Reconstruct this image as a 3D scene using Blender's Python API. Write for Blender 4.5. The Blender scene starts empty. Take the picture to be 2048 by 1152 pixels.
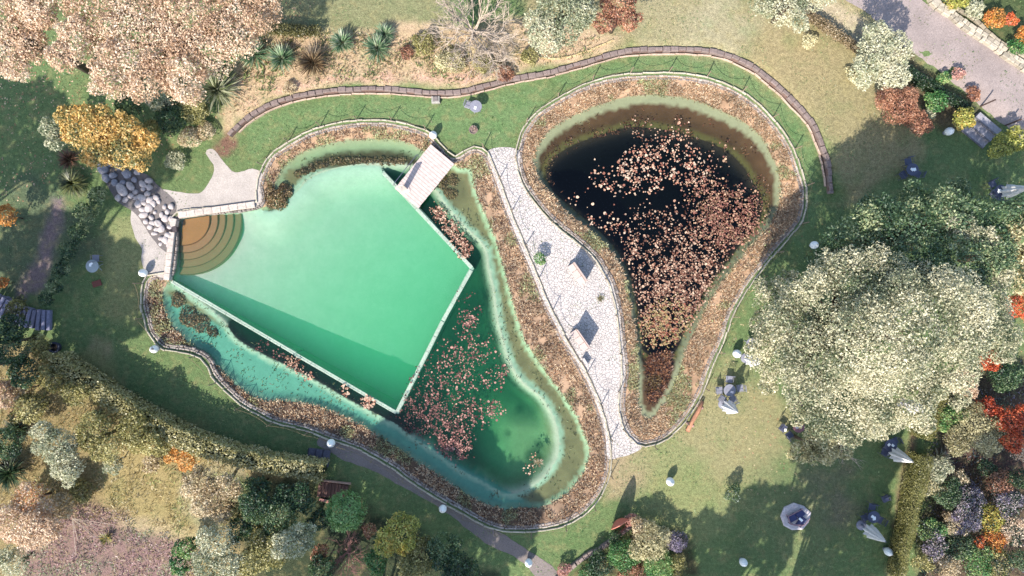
import bpy, math, random
import numpy as np
from mathutils import Vector, Matrix
from mathutils.geometry import delaunay_2d_cdt

# ------------------------------------------------------------------ camera, sky, sun, exposure
sc = bpy.context.scene
S = 0.03            # metres per photo pixel on the lawn
H = 41.5            # drone height
cam_d = bpy.data.cameras.new("camera")
cam = bpy.data.objects.new("camera", cam_d)
sc.collection.objects.link(cam)
cam.location = (0, 0, H)
cam.rotation_euler = (0, 0, 0)
cam_d.sensor_width = 36
cam_d.lens = 36 * H / (2048 * S)
cam_d.clip_end = 4000
sc.camera = cam

SUN_EL = 43.0
SDX, SDY = 0.48, 0.877        # horizontal direction in which shadows fall
world = bpy.data.worlds.new("World")
sc.world = world
world.use_nodes = True
wn = world.node_tree.nodes
bg = wn["Background"]
sky = wn.new("ShaderNodeTexSky")
sky.sky_type = 'NISHITA'
sky.sun_disc = False
sky.sun_elevation = math.radians(SUN_EL)
sky.sun_rotation = math.atan2(-SDX, -SDY)
world.node_tree.links.new(sky.outputs[0], bg.inputs[0])
bg.inputs[1].default_value = 0.15
sun_d = bpy.data.lights.new("sun", 'SUN')
sun_d.energy = 3.9
sun_d.angle = math.radians(0.6)
sun_d.color = (1.0, 0.93, 0.84)
sun = bpy.data.objects.new("sun", sun_d)
sc.collection.objects.link(sun)
ce = math.cos(math.radians(SUN_EL))
sun.rotation_euler = Vector((SDX * ce, SDY * ce, -math.sin(math.radians(SUN_EL)))).to_track_quat('-Z', 'Y').to_euler()
sc.view_settings.view_transform = 'Standard'
sc.view_settings.look = 'None'
sc.view_settings.exposure = 1.42
sc.view_settings.gamma = 1
sc.cycles.max_bounces = 6
sc.cycles.diffuse_bounces = 3
sc.cycles.transparent_max_bounces = 12
sc.cycles.volume_bounces = 2

KX = (2.1, 2.1, 2.12)  # what a horizontal white surface in this light shows, per channel

def alb(c, k=1.0):
    "sun-lit picture colour (0-255) -> base colour of the surface"
    o = []
    for v, kk in zip(c, KX):
        v = v / 255.0
        l = v / 12.92 if v <= 0.04045 else ((v + 0.055) / 1.055) ** 2.4
        o.append(min(0.85, l / kk * k))
    return tuple(o)

# ------------------------------------------------------------------ helpers
col = sc.collection
def W(px, py, z=0.0):
    "where a thing seen at this photo pixel stands when it is z above the lawn"
    f = (H - z) / H
    return ((px - 1024) * S * f, (576 - py) * S * f)
def WA(pts, z=0.0):
    return np.array([W(p[0], p[1], z) for p in pts], float)

def tag(o, label=None, cat=None, group=None, kind=None):
    if label: o["label"] = label
    if cat: o["category"] = cat
    if group: o["group"] = group
    if kind: o["kind"] = kind
    return o
def thing(name, label, cat, loc=(0, 0, 0), rz=0.0, group=None):
    o = bpy.data.objects.new(name, None)
    o.empty_display_size = 0.2
    col.objects.link(o)
    o.location = loc
    o.rotation_euler = (0, 0, rz)
    return tag(o, label, cat, group)
def dup(root, loc, rz, label, group=None, scale=1.0):
    r = root.copy(); col.objects.link(r)
    r.location = loc; r.rotation_euler = (0, 0, rz); r.scale = (scale,) * 3
    r["label"] = label
    if group: r["group"] = group
    for ch in list(root.children):
        c = ch.copy(); col.objects.link(c); c.parent = r
        for g in list(ch.children):
            d = g.copy(); col.objects.link(d); d.parent = c
    return r

def np_mesh(name, V, F, mat, parent=None, cols=None, smooth=False, loc=None):
    "V (n,3), F (m,k) with constant k"
    V = np.asarray(V, np.float32); F = np.asarray(F, np.int32)
    me = bpy.data.meshes.new(name)
    me.vertices.add(len(V)); me.vertices.foreach_set("co", V.ravel())
    m, k = F.shape
    me.loops.add(m * k); me.loops.foreach_set("vertex_index", F.ravel())
    me.polygons.add(m)
    me.polygons.foreach_set("loop_start", np.arange(0, m * k, k, dtype=np.int32))
    me.polygons.foreach_set("use_smooth", np.full(m, smooth))
    me.update(calc_edges=True)
    if cols is not None:
        a = me.color_attributes.new("col", 'FLOAT_COLOR', 'POINT')
        c4 = np.ones((len(V), 4), np.float32); c4[:, :3] = cols
        a.data.foreach_set("color", c4.ravel())
    me.materials.append(mat)
    o = bpy.data.objects.new(name, me)
    col.objects.link(o)
    if parent: o.parent = parent
    if loc is not None: o.location = loc
    return o

class MB:
    "collects boxes, tubes and prisms for one mesh"
    def __init__(s): s.v = []; s.f = []; s.c = []
    def add(s, vs, fs, c=None):
        b = len(s.v); s.v += [tuple(v) for v in vs]; s.f += [tuple(b + i for i in f) for f in fs]
        s.c += [tuple(c) if c is not None else (0.5, 0.5, 0.5)] * len(vs); return s
    def box(s, c, d, rz=0.0, colr=None, tilt=0.0, bev=0.0):
        cx, cy, cz = c; x, y, z = d[0] / 2, d[1] / 2, d[2] / 2
        b = min(bev, x * .45, y * .45, z * .9)
        vs = []
        if b > 0:
            for (zz, i) in ((-z, 0), (z - b, 0), (z, b)):
                vs += [(-x + i, -y + i, zz), (x - i, -y + i, zz), (x - i, y - i, zz), (-x + i, y - i, zz)]
            fs = [(3, 2, 1, 0), (8, 9, 10, 11)]
            for r in (0, 4):
                for k in range(4): fs.append((r + k, r + (k + 1) % 4, r + 4 + (k + 1) % 4, r + 4 + k))
        else:
            vs = [(-x, -y, -z), (x, -y, -z), (x, y, -z), (-x, y, -z), (-x, -y, z), (x, -y, z), (x, y, z), (-x, y, z)]
            fs = [(3, 2, 1, 0), (4, 5, 6, 7)] + [(k, (k + 1) % 4, 4 + (k + 1) % 4, 4 + k) for k in range(4)]
        M = Matrix.Translation((cx, cy, cz)) @ Matrix.Rotation(rz, 4, 'Z') @ Matrix.Rotation(tilt, 4, 'X')
        return s.add([M @ Vector(v) for v in vs], fs, colr)
    def tube(s, pts, rad, seg=6, colr=None):
        pts = [Vector(p) for p in pts]; n = len(pts)
        if not hasattr(rad, '__len__'): rad = [rad] * n
        vs = []; up = None
        for i, p in enumerate(pts):
            t = (pts[min(i + 1, n - 1)] - pts[max(i - 1, 0)])
            t = t.normalized() if t.length > 1e-9 else Vector((0, 0, 1))
            if up is None: up = t.orthogonal().normalized()
            up = (up - t * up.dot(t)); up = up.normalized() if up.length > 1e-6 else t.orthogonal().normalized()
            w = t.cross(up)
            for k in range(seg):
                a = 2 * math.pi * k / seg
                vs.append(p + (up * math.cos(a) + w * math.sin(a)) * rad[i])
        fs = [(i * seg + k, i * seg + (k + 1) % seg, (i + 1) * seg + (k + 1) % seg, (i + 1) * seg + k) for i in range(n - 1) for k in range(seg)]
        fs += [tuple(range(seg))[::-1], tuple(range((n - 1) * seg, n * seg))]
        return s.add(vs, fs, colr)
    def lathe(s, prof, seg=20, c=(0, 0), colr=None, wob=0.0):
        vs = []
        for (r, z) in prof:
            for k in range(seg):
                a = 2 * math.pi * k / seg
                rr = r * (1 + wob * math.cos(a * 8))
                vs.append((c[0] + rr * math.cos(a), c[1] + rr * math.sin(a), z))
        n = len(prof)
        fs = [(i * seg + k, i * seg + (k + 1) % seg, (i + 1) * seg + (k + 1) % seg, (i + 1) * seg + k) for i in range(n - 1) for k in range(seg)]
        fs += [tuple(range(seg))[::-1], tuple(range((n - 1) * seg, n * seg))]
        return s.add(vs, fs, colr)
    def prism(s, poly, z0, z1, colr=None, inset=0.0):
        n = len(poly); cx = sum(p[0] for p in poly) / n; cy = sum(p[1] for p in poly) / n
        if inset > 0:
            k = 1 - inset; zz = z1 - (z1 - z0) * 0.18
            lv = [(z0, 1), (zz, 1), (z1, k)]
        else: lv = [(z0, 1), (z1, 1)]
        vs = [(cx + (p[0] - cx) * q, cy + (p[1] - cy) * q, z) for z, q in lv for p in poly]
        fs = [tuple(range(n))[::-1], tuple(range((len(lv) - 1) * n, len(lv) * n))]
        fs += [(r * n + i, r * n + (i + 1) % n, (r + 1) * n + (i + 1) % n, (r + 1) * n + i) for r in range(len(lv) - 1) for i in range(n)]
        return s.add(vs, fs, colr)
    def build(s, name, mat, parent=None, smooth=False, loc=None):
        me = bpy.data.meshes.new(name)
        me.from_pydata(s.v, [], s.f)
        a = me.color_attributes.new("col", 'FLOAT_COLOR', 'POINT')
        c4 = np.ones((len(s.v), 4), np.float32); c4[:, :3] = np.array(s.c, np.float32)
        a.data.foreach_set("color", c4.ravel())
        me.materials.append(mat)
        if smooth: me.polygons.foreach_set("use_smooth", np.full(len(me.polygons), True))
        me.update()
        o = bpy.data.objects.new(name, me); col.objects.link(o)
        if parent: o.parent = parent
        if loc is not None: o.location = loc
        return o

def smooth_curve(P, closed=True, step=0.12):
    "Catmull-Rom through P, resampled evenly"
    P = np.asarray(P, float); n = len(P); out = []
    rng_ = range(n) if closed else range(n - 1)
    for i in rng_:
        if closed: p0, p1, p2, p3 = P[(i - 1) % n], P[i], P[(i + 1) % n], P[(i + 2) % n]
        else: p0, p1, p2, p3 = P[max(i - 1, 0)], P[i], P[i + 1], P[min(i + 2, n - 1)]
        for t in np.linspace(0, 1, 12, endpoint=False):
            out.append(0.5 * ((2 * p1) + (-p0 + p2) * t + (2 * p0 - 5 * p1 + 4 * p2 - p3) * t * t + (-p0 + 3 * p1 - 3 * p2 + p3) * t ** 3))
    if not closed: out.append(P[-1])
    out = np.array(out)
    return resample(out, closed, step)
def resample(P, closed, step):
    Q = np.vstack([P, P[:1]]) if closed else P
    d = np.r_[0, np.cumsum(np.linalg.norm(np.diff(Q, axis=0), axis=1))]
    n = max(3, int(d[-1] / step))
    t = np.linspace(0, d[-1], n, endpoint=not closed)
    return np.c_[np.interp(t, d, Q[:, 0]), np.interp(t, d, Q[:, 1])]
def area2(P):
    x, y = P[:, 0], P[:, 1]
    return np.sum(x * np.roll(y, -1) - np.roll(x, -1) * y)
def offset(P, d, closed=True):
    "shift a counter-clockwise curve inwards by d"
    if closed:
        t = np.roll(P, -1, 0) - np.roll(P, 1, 0)
    else:
        t = np.gradient(P, axis=0)
    t /= np.maximum(np.linalg.norm(t, axis=1, keepdims=True), 1e-9)
    return P + np.c_[-t[:, 1], t[:, 0]] * d
def ccw(P): return P if area2(P) > 0 else P[::-1]
def inside(P, X):
    r = np.zeros(len(X), bool); n = len(P); x, y = X[:, 0], X[:, 1]
    for i in range(n):
        x1, y1 = P[i]; x2, y2 = P[(i + 1) % n]
        if y1 == y2: continue
        c = ((y1 > y) != (y2 > y)) & (x < (x2 - x1) * (y - y1) / (y2 - y1) + x1)
        r ^= c
    return r
def pdist(P, X, closed=True, arg=False):
    best = np.full(len(X), 1e18); ba = np.zeros(len(X), int); n = len(P)
    for i in range(n if closed else n - 1):
        a = P[i]; b = P[(i + 1) % n]; ab = b - a; L = ab @ ab
        if L < 1e-12: continue
        t = np.clip(((X - a) @ ab) / L, 0, 1)
        d = ((X - a - t[:, None] * ab) ** 2).sum(1)
        m = d < best; best[m] = d[m]; ba[m] = i
    return (np.sqrt(best), ba) if arg else np.sqrt(best)
def sstep(t): t = np.clip(t, 0, 1); return t * t * (3 - 2 * t)

def triangulate(loops, extra, opens=()):
    "constrained Delaunay of closed loops + loose points; returns V2, F"
    vs = []; es = []
    for L in loops:
        b = len(vs); n = len(L); vs += [tuple(p) for p in L]; es += [(b + i, b + (i + 1) % n) for i in range(n)]
    for L in opens:
        b = len(vs); n = len(L); vs += [tuple(p) for p in L]; es += [(b + i, b + i + 1) for i in range(n - 1)]
    vs += [tuple(p) for p in extra]
    r = delaunay_2d_cdt([Vector(v) for v in vs], es, [], 0, 1e-5)
    return np.array([tuple(v) for v in r[0]]), np.array([f for f in r[2] if len(f) == 3])

# value noise in numpy for real unevenness of shapes and colours
def vnoise(x, y, seed=0):
    xi = np.floor(x).astype(np.int64); yi = np.floor(y).astype(np.int64)
    fx = x - xi; fy = y - yi; fx = fx * fx * (3 - 2 * fx); fy = fy * fy * (3 - 2 * fy)
    def h(a, b):
        v = (a * 374761393 + b * 668265263 + seed * 974634777) & 0xffffffff
        v = ((v ^ (v >> 13)) * 1274126177) & 0xffffffff
        return ((v ^ (v >> 16)) & 0xffff) / 65535.0
    return (h(xi, yi) * (1 - fx) + h(xi + 1, yi) * fx) * (1 - fy) + (h(xi, yi + 1) * (1 - fx) + h(xi + 1, yi + 1) * fx) * fy
def fbm(x, y, seed=0, o=3):
    r = 0; a = 0.5
    for k in range(o): r = r + a * vnoise(x * 2 ** k, y * 2 ** k, seed + k); a *= 0.5
    return r / (1 - 0.5 ** o)

# ------------------------------------------------------------------ materials
def newmat(name):
    m = bpy.data.materials.new(name); m.use_nodes = True
    nt = m.node_tree; return m, nt, nt.nodes, nt.links, nt.nodes["Principled BSDF"]
def noise(nd, lk, coord, scale, detail=4, rough=0.6):
    n = nd.new("ShaderNodeTexNoise"); n.inputs["Scale"].default_value = scale
    n.inputs["Detail"].default_value = detail; n.inputs["Roughness"].default_value = rough
    lk.new(coord, n.inputs["Vector"]); return n.outputs["Fac"]
def mathn(nd, lk, op, a, b=None, clamp=False):
    m = nd.new("ShaderNodeMath"); m.operation = op; m.use_clamp = clamp
    for i, v in enumerate((a, b)):
        if v is None: continue
        if isinstance(v, (int, float)): m.inputs[i].default_value = v
        else: lk.new(v, m.inputs[i])
    return m.outputs[0]
def maprange(nd, lk, v, a, b, c, d):
    m = nd.new("ShaderNodeMapRange"); lk.new(v, m.inputs[0])
    for i, q in enumerate((a, b, c, d)): m.inputs[i + 1].default_value = q
    return m.outputs[0]
def mixc(nd, lk, fac, a, b, mode='MIX'):
    m = nd.new("ShaderNodeMix"); m.data_type = 'RGBA'; m.blend_type = mode
    if isinstance(fac, (int, float)): m.inputs[0].default_value = fac
    else: lk.new(fac, m.inputs[0])
    for i, q in ((6, a), (7, b)):
        if isinstance(q, tuple): m.inputs[i].default_value = (*q[:3], 1)
        else: lk.new(q, m.inputs[i])
    return m.outputs[2]
def bump(nd, lk, h, dist, strength=1.0):
    b = nd.new("ShaderNodeBump"); b.inputs["Distance"].default_value = dist; b.inputs["Strength"].default_value = strength
    lk.new(h, b.inputs["Height"]); return b.outputs[0]

def attr_mat(name, scales=((3, .25), (22, .35)), bumpd=0.03, bscale=14, rough=0.9, spec=0.2, sat=None):
    "colour from the mesh's own 'col' attribute, broken up by noise of several sizes"
    m, nt, nd, lk, p = newmat(name)
    at = nd.new("ShaderNodeAttribute"); at.attribute_name = "col"
    tc = nd.new("ShaderNodeTexCoord").outputs["Object"]
    c = at.outputs["Color"]
    for sc_, am in scales:
        f = maprange(nd, lk, noise(nd, lk, tc, sc_), 0.3, 0.7, 1 - am, 1 + am)
        cc = nd.new("ShaderNodeCombineColor"); [lk.new(f, cc.inputs[i]) for i in range(3)]
        c = mixc(nd, lk, 1.0, c, cc.outputs[0], 'MULTIPLY')
    lk.new(c, p.inputs["Base Color"])
    p.inputs["Roughness"].default_value = rough; p.inputs["Specular IOR Level"].default_value = spec
    if bumpd: lk.new(bump(nd, lk, noise(nd, lk, tc, bscale, 3), bumpd), p.inputs["Normal"])
    return m

def lawn_mat():
    m, nt, nd, lk, p = newmat("lawn_grass")
    at = nd.new("ShaderNodeAttribute"); at.attribute_name = "col"
    tc = nd.new("ShaderNodeTexCoord").outputs["Object"]
    n1 = noise(nd, lk, tc, 0.7, 5); n2 = noise(nd, lk, tc, 5.0, 4); n3 = noise(nd, lk, tc, 19.0, 3, .7); n4 = noise(nd, lk, tc, 1.7, 3)
    c = at.outputs["Color"]
    dry = mixc(nd, lk, maprange(nd, lk, n4, .5, .72, 0, .45), c, alb((186, 172, 122)))
    lush = mixc(nd, lk, maprange(nd, lk, n1, .52, .7, 0, .5), dry, mixc(nd, lk, 1.0, c, (0.62, 0.85, 0.7), 'MULTIPLY'))
    for f, am in ((n2, .22), (n3, .42)):
        g = maprange(nd, lk, f, 0.3, 0.7, 1 - am, 1 + am)
        cc = nd.new("ShaderNodeCombineColor"); [lk.new(g, cc.inputs[i]) for i in range(3)]
        lush = mixc(nd, lk, 1.0, lush, cc.outputs[0], 'MULTIPLY')
    lk.new(lush, p.inputs["Base Color"])
    p.inputs["Roughness"].default_value = 0.95; p.inputs["Specular IOR Level"].default_value = 0.1
    h = mathn(nd, lk, 'ADD', noise(nd, lk, tc, 26, 3), mathn(nd, lk, 'MULTIPLY', n2, 1.0))
    lk.new(bump(nd, lk, h, 0.05), p.inputs["Normal"])
    return m

def flag_mat(name, base, joint, scale=3.2, amt=.12, jw=0.035):
    m, nt, nd, lk, p = newmat(name)
    tc = nd.new("ShaderNodeTexCoord").outputs["Object"]
    wv = nd.new("ShaderNodeVectorMath"); wv.operation = 'ADD'
    nn = nd.new("ShaderNodeTexNoise"); nn.inputs["Scale"].default_value = 2.5; lk.new(tc, nn.inputs["Vector"])
    sc2 = nd.new("ShaderNodeVectorMath"); sc2.operation = 'SCALE'; sc2.inputs["Scale"].default_value = .25
    lk.new(nn.outputs["Color"], sc2.inputs[0]); lk.new(tc, wv.inputs[0]); lk.new(sc2.outputs[0], wv.inputs[1])
    vo = nd.new("ShaderNodeTexVoronoi"); vo.feature = 'DISTANCE_TO_EDGE'; vo.inputs["Scale"].default_value = scale
    lk.new(wv.outputs[0], vo.inputs["Vector"])
    vc = nd.new("ShaderNodeTexVoronoi"); vc.inputs["Scale"].default_value = scale; lk.new(wv.outputs[0], vc.inputs["Vector"])
    sep = nd.new("ShaderNodeSeparateColor"); lk.new(vc.outputs["Color"], sep.inputs[0])
    j = maprange(nd, lk, vo.outputs["Distance"], jw * .3, jw, 0, 1)
    tone = maprange(nd, lk, sep.outputs[0], 0, 1, 1 - amt, 1 + amt)
    nz = maprange(nd, lk, noise(nd, lk, tc, 9, 5), .3, .7, 1 - amt, 1 + amt)
    t = mathn(nd, lk, 'MULTIPLY', tone, nz)
    cc = nd.new("ShaderNodeCombineColor"); [lk.new(t, cc.inputs[i]) for i in range(3)]
    b = mixc(nd, lk, 1.0, base, cc.outputs[0], 'MULTIPLY')
    stain = mixc(nd, lk, maprange(nd, lk, noise(nd, lk, tc, 1.1, 4), .5, .75, 0, .5), b, joint)
    jn = mathn(nd, lk, 'MULTIPLY', mathn(nd, lk, 'SUBTRACT', 1.0, j), maprange(nd, lk, noise(nd, lk, tc, 3.3, 2), .4, .62, .1, .9))
    lk.new(mixc(nd, lk, jn, stain, joint), p.inputs["Base Color"])
    p.inputs["Roughness"].default_value = .85
    h = mathn(nd, lk, 'ADD', j, mathn(nd, lk, 'MULTIPLY', noise(nd, lk, tc, 16, 4), 1.6))
    lk.new(bump(nd, lk, h, 0.035), p.inputs["Normal"])
    return m

def leaf_mat():
    m, nt, nd, lk, p = newmat("foliage")
    nd.remove(p); out = nd["Material Output"]
    at = nd.new("ShaderNodeAttribute"); at.attribute_name = "col"
    d = nd.new("ShaderNodeBsdfDiffuse"); t = nd.new("ShaderNodeBsdfTranslucent")
    g = nd.new("ShaderNodeBsdfGlossy"); g.inputs["Roughness"].default_value = .45
    lk.new(at.outputs["Color"], d.inputs[0]); lk.new(at.outputs["Color"], t.inputs[0])
    m1 = nd.new("ShaderNodeMixShader"); m1.inputs[0].default_value = .36
    lk.new(d.outputs[0], m1.inputs[1]); lk.new(t.outputs[0], m1.inputs[2])
    m2 = nd.new("ShaderNodeMixShader"); m2.inputs[0].default_value = .04
    lk.new(m1.outputs[0], m2.inputs[1]); lk.new(g.outputs[0], m2.inputs[2])
    lk.new(m2.outputs[0], out.inputs[0])
    return m

def flat_mat(name, c, rough=.7, nscale=12, amt=.12, bumpd=0.004, spec=.3, metal=0.0):
    m, nt, nd, lk, p = newmat(name)
    tc = nd.new("ShaderNodeTexCoord").outputs["Object"]
    f = maprange(nd, lk, noise(nd, lk, tc, nscale, 5), .3, .7, 1 - amt, 1 + amt)
    cc = nd.new("ShaderNodeCombineColor"); [lk.new(f, cc.inputs[i]) for i in range(3)]
    lk.new(mixc(nd, lk, 1.0, tuple(c), cc.outputs[0], 'MULTIPLY'), p.inputs["Base Color"])
    p.inputs["Roughness"].default_value = rough; p.inputs["Specular IOR Level"].default_value = spec
    p.inputs["Metallic"].default_value = metal
    if bumpd: lk.new(bump(nd, lk, noise(nd, lk, tc, nscale * 2, 4), bumpd), p.inputs["Normal"])
    return m

def water_mat(name, absorb, dens, scat=0.0, sc_col=(.16, .88, .5), rough=0.03):
    m, nt, nd, lk, p = newmat(name)
    nd.remove(p); out = nd["Material Output"]
    tr = nd.new("ShaderNodeBsdfTransparent"); gl = nd.new("ShaderNodeBsdfGlossy"); gl.inputs["Roughness"].default_value = rough
    fr = nd.new("ShaderNodeFresnel"); fr.inputs["IOR"].default_value = 1.33
    tc = nd.new("ShaderNodeTexCoord").outputs["Object"]
    bn = bump(nd, lk, noise(nd, lk, tc, 2.2, 3), 0.006, .5)
    lk.new(bn, gl.inputs["Normal"]); lk.new(bn, fr.inputs["Normal"])
    mx = nd.new("ShaderNodeMixShader")
    ge = nd.new("ShaderNodeNewGeometry"); sx = nd.new("ShaderNodeSeparateXYZ"); lk.new(ge.outputs["True Normal"], sx.inputs[0])
    up = mathn(nd, lk, 'GREATER_THAN', mathn(nd, lk, 'ABSOLUTE', sx.outputs[2]), .5)
    lk.new(mathn(nd, lk, 'MULTIPLY', fr.outputs[0], up), mx.inputs[0]); lk.new(tr.outputs[0], mx.inputs[1]); lk.new(gl.outputs[0], mx.inputs[2])
    lk.new(mx.outputs[0], out.inputs["Surface"])
    va = nd.new("ShaderNodeVolumeAbsorption"); va.inputs["Color"].default_value = (*absorb, 1); va.inputs["Density"].default_value = dens
    if scat:
        vs = nd.new("ShaderNodeVolumeScatter"); vs.inputs["Color"].default_value = (*sc_col, 1); vs.inputs["Density"].default_value = scat
        ad = nd.new("ShaderNodeAddShader"); lk.new(va.outputs[0], ad.inputs[0]); lk.new(vs.outputs[0], ad.inputs[1]); lk.new(ad.outputs[0], out.inputs["Volume"])
    else: lk.new(va.outputs[0], out.inputs["Volume"])
    return m

M_LAWN = lawn_mat()
M_LEAF = leaf_mat()
M_BED = attr_mat("pond_floor", ((1.2, .05), (6, .05)), 0.006, 6, .9)
M_BANK = attr_mat("attr_stone", ((8, .22), (30, .18)), 0.02, 22, .85)
M_ATTR = attr_mat("attr_plain", ((14, .1),), 0.004, 30, .7)
M_BARK = flat_mat("bark", alb((120, 100, 85)), .9, 8, .3, .02)
M_PALEBARK = flat_mat("pale_bark", alb((225, 205, 185)), .85, 9, .18, .01)
M_REDBARK = flat_mat("reddish_twigs", alb((185, 135, 125)), .85, 9, .2, .01)
M_PAVE = flag_mat("white_flagstones", alb((240, 229, 222)), alb((196, 186, 184)), 5.2, .05, .07)
M_GRAVEL = attr_mat("grey_gravel", ((2, .08), (14, .14), (45, .25)), .03, 40, .95)
M_DECK = flat_mat("weathered_boards", alb((232, 212, 204)), .8, 5, .14, .01)
M_DARKWOOD = flat_mat("dark_timber", alb((105, 85, 80)), .8, 6, .2, .01)
M_WHITE = flat_mat("white_plastic", (.72, .72, .70), .45, 6, .04, 0)
M_CANVAS = flat_mat("white_canvas", (.52, .50, .49), .9, 7, .08, .01)
M_METAL = flat_mat("charcoal_metal", (.045, .05, .085), .5, 8, .2, 0, .5)
M_GREYM = flat_mat("grey_metal", (.16, .16, .19), .5, 8, .2, 0, .5)
M_WOODPOST = flat_mat("post_wood", alb((170, 150, 130)), .85, 12, .2, .01)
M_ROPE = flat_mat("rope_fibre", alb((150, 135, 105)), .9, 30, .2, .005)
# ------------------------------------------------------------------ traced outlines of the place (metres on the lawn)
L0 = ccw(smooth_curve(WA([(862,266),(845,257),(815,248),(770,240),(720,240),(670,247),(620,261),(580,282),(545,305),(530,325),(518,350),(512,378),(513,404),(440,414),(349,427),(341,485),(333,543),(305,545),(288,560),(282,590),(282,615),(289,640),(296,666),(326,699),(375,706),(410,723),(423,752),(451,783),(486,814),(514,828),(550,846),(616,863),(658,880),(700,893),(734,908),(790,941),(824,967),(880,1002),(929,1030),(974,1054),(1015,1064),(1060,1064),(1105,1058),(1145,1045),(1180,1020),(1205,988),(1220,950),(1223,912),(1218,868),(1205,820),(1188,775),(1165,730),(1140,690),(1115,640),(1095,600),(1075,550),(1050,490),(1025,430),(1005,375),(990,335),(975,303),(955,293),(935,296),(908,312),(885,290)]), True, .15))
L2 = ccw(smooth_curve(WA([(845,300),(815,284),(780,278),(720,278),(660,285),(610,300),(575,322),(556,345),(545,372),(540,395),(530,412),(505,416),(440,424),(357,437),(350,490),(342,548),(332,565),(322,590),(325,620),(345,655),(380,690),(420,718),(448,750),(480,778),(520,800),(575,803),(627,812),(700,840),(748,868),(807,905),(859,940),(911,976),(963,1007),(1010,1019),(1041,1016),(1076,1018),(1107,1005),(1135,988),(1159,960),(1173,935),(1178,900),(1163,856),(1139,811),(1097,752),(1076,723),(1045,671),(1024,600),(998,504),(981,456),(959,404),(948,375),(940,338),(915,335),(885,318)]), True, .15))
L3 = ccw(smooth_curve(WA([(840,335),(810,328),(765,325),(710,326),(660,335),(620,350),(590,378),(570,405),(540,420),(510,420),(440,430),(362,442),(355,490),(347,550),(350,572),(400,606),(440,640),(470,678),(520,708),(560,727),(600,747),(640,768),(692,799),(755,832),(790,850),(824,875),(873,907),(922,942),(963,963),(1000,985),(1024,990),(1045,985),(1080,964),(1107,932),(1118,898),(1114,856),(1100,821),(1080,794),(1045,766),(1020,726),(1008,688),(995,640),(988,584),(977,532),(967,490),(922,445),(885,400),(866,372)]), True, .15))
POOL = WA([(349,434),(513,411),(545,418),(590,380),(620,351),(660,336),(710,327),(762,330),(764,343),(853,436),(942,536),(885,643),(790,828),(590,710),(340,564)])
R0 = ccw(smooth_curve(WA([(1076,221),(1111,198),(1163,170),(1218,153),(1281,146),(1350,146),(1406,153),(1458,170),(1500,194),(1536,226),(1567,264),(1588,299),(1602,340),(1614,385),(1607,438),(1581,473),(1550,508),(1520,545),(1496,577),(1468,626),(1448,682),(1420,744),(1404,790),(1371,842),(1340,874),(1310,890),(1277,891),(1250,863),(1238,826),(1238,787),(1244,745),(1239,688),(1232,626),(1218,570),(1191,522),(1163,494),(1128,466),(1093,435),(1062,397),(1040,360),(1031,312),(1041,267),(1058,240)]), True, .15))
R2 = ccw(smooth_curve(WA([(1284,188),(1232,198),(1180,215),(1128,240),(1093,266),(1073,297),(1069,330),(1082,365),(1107,392),(1135,425),(1170,452),(1204,480),(1232,515),(1253,557),(1263,612),(1274,671),(1278,723),(1278,765),(1277,800),(1285,828),(1302,838),(1322,818),(1340,790),(1350,770),(1363,735),(1378,688),(1395,654),(1413,619),(1441,570),(1472,532),(1503,491),(1536,458),(1553,428),(1563,395),(1564,368),(1556,333),(1543,306),(1527,274),(1493,245),(1441,218),(1389,198),(1336,190)]), True, .15))
R3 = ccw(smooth_curve(WA([(1267,250),(1211,264),(1163,280),(1125,300),(1100,325),(1095,347),(1108,378),(1145,412),(1185,445),(1220,478),(1248,515),(1266,557),(1277,610),(1288,670),(1292,705),(1330,715),(1358,700),(1375,660),(1395,620),(1424,570),(1458,525),(1490,485),(1518,448),(1532,415),(1526,385),(1510,358),(1493,330),(1458,297),(1406,274),(1336,256)]), True, .15))
WALL = smooth_curve(WA([(462,272),(485,250),(512,229),(554,208),(602,194),(651,186),(720,181),(790,182),(845,187),(887,189),(929,186),(974,174),(1024,161),(1093,149),(1163,130),(1218,113),(1267,104),(1336,102),(1389,103),(1434,109),(1475,123),(1510,142),(1536,163),(1564,187),(1598,222),(1623,253),(1640,295),(1651,330),(1657,389)]), False, .12)
# raised ground beyond the curved wall, and the raised driveway
UP = np.vstack([WALL, WA([(1750,560),(2700,560),(2700,-700),(-600,-700),(-600,330),(300,330),(430,300)])])
DRIVE_EDGE = WA([(1560,-120),(1600,0),(1640,40),(1700,85),(1780,130),(1850,165),(1905,195),(1960,240),(2010,285),(2060,330),(2200,430)])
DR = np.vstack([DRIVE_EDGE, WA([(3400,1300),(3400,-1200),(1200,-1200)])])
def gzv(X):
    X = np.atleast_2d(X)
    z = np.zeros(len(X))
    m = inside(UP, X)
    if m.any():
        d, i = pdist(UP, X[m], True, True)
        w = np.where(i < len(WALL) - 1, 0.16, 3.5)
        z[m] = 0.38 * sstep(d / w)
    m = inside(DR, X)
    if m.any():
        z[m] = np.maximum(z[m], 0.38 + 0.4 * sstep(pdist(DR, X[m]) / 1.2)) if False else z[m] + 0.35 * sstep(pdist(DR, X[m]) / 1.4)
    return z
def gz(x, y): return float(gzv(np.array([[x, y]]))[0])
def G(px, py):
    "ground point seen at a photo pixel"
    x, y = W(px, py)
    z = gz(x, y); x, y = W(px, py, z)
    return (x, y, gz(x, y))

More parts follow.
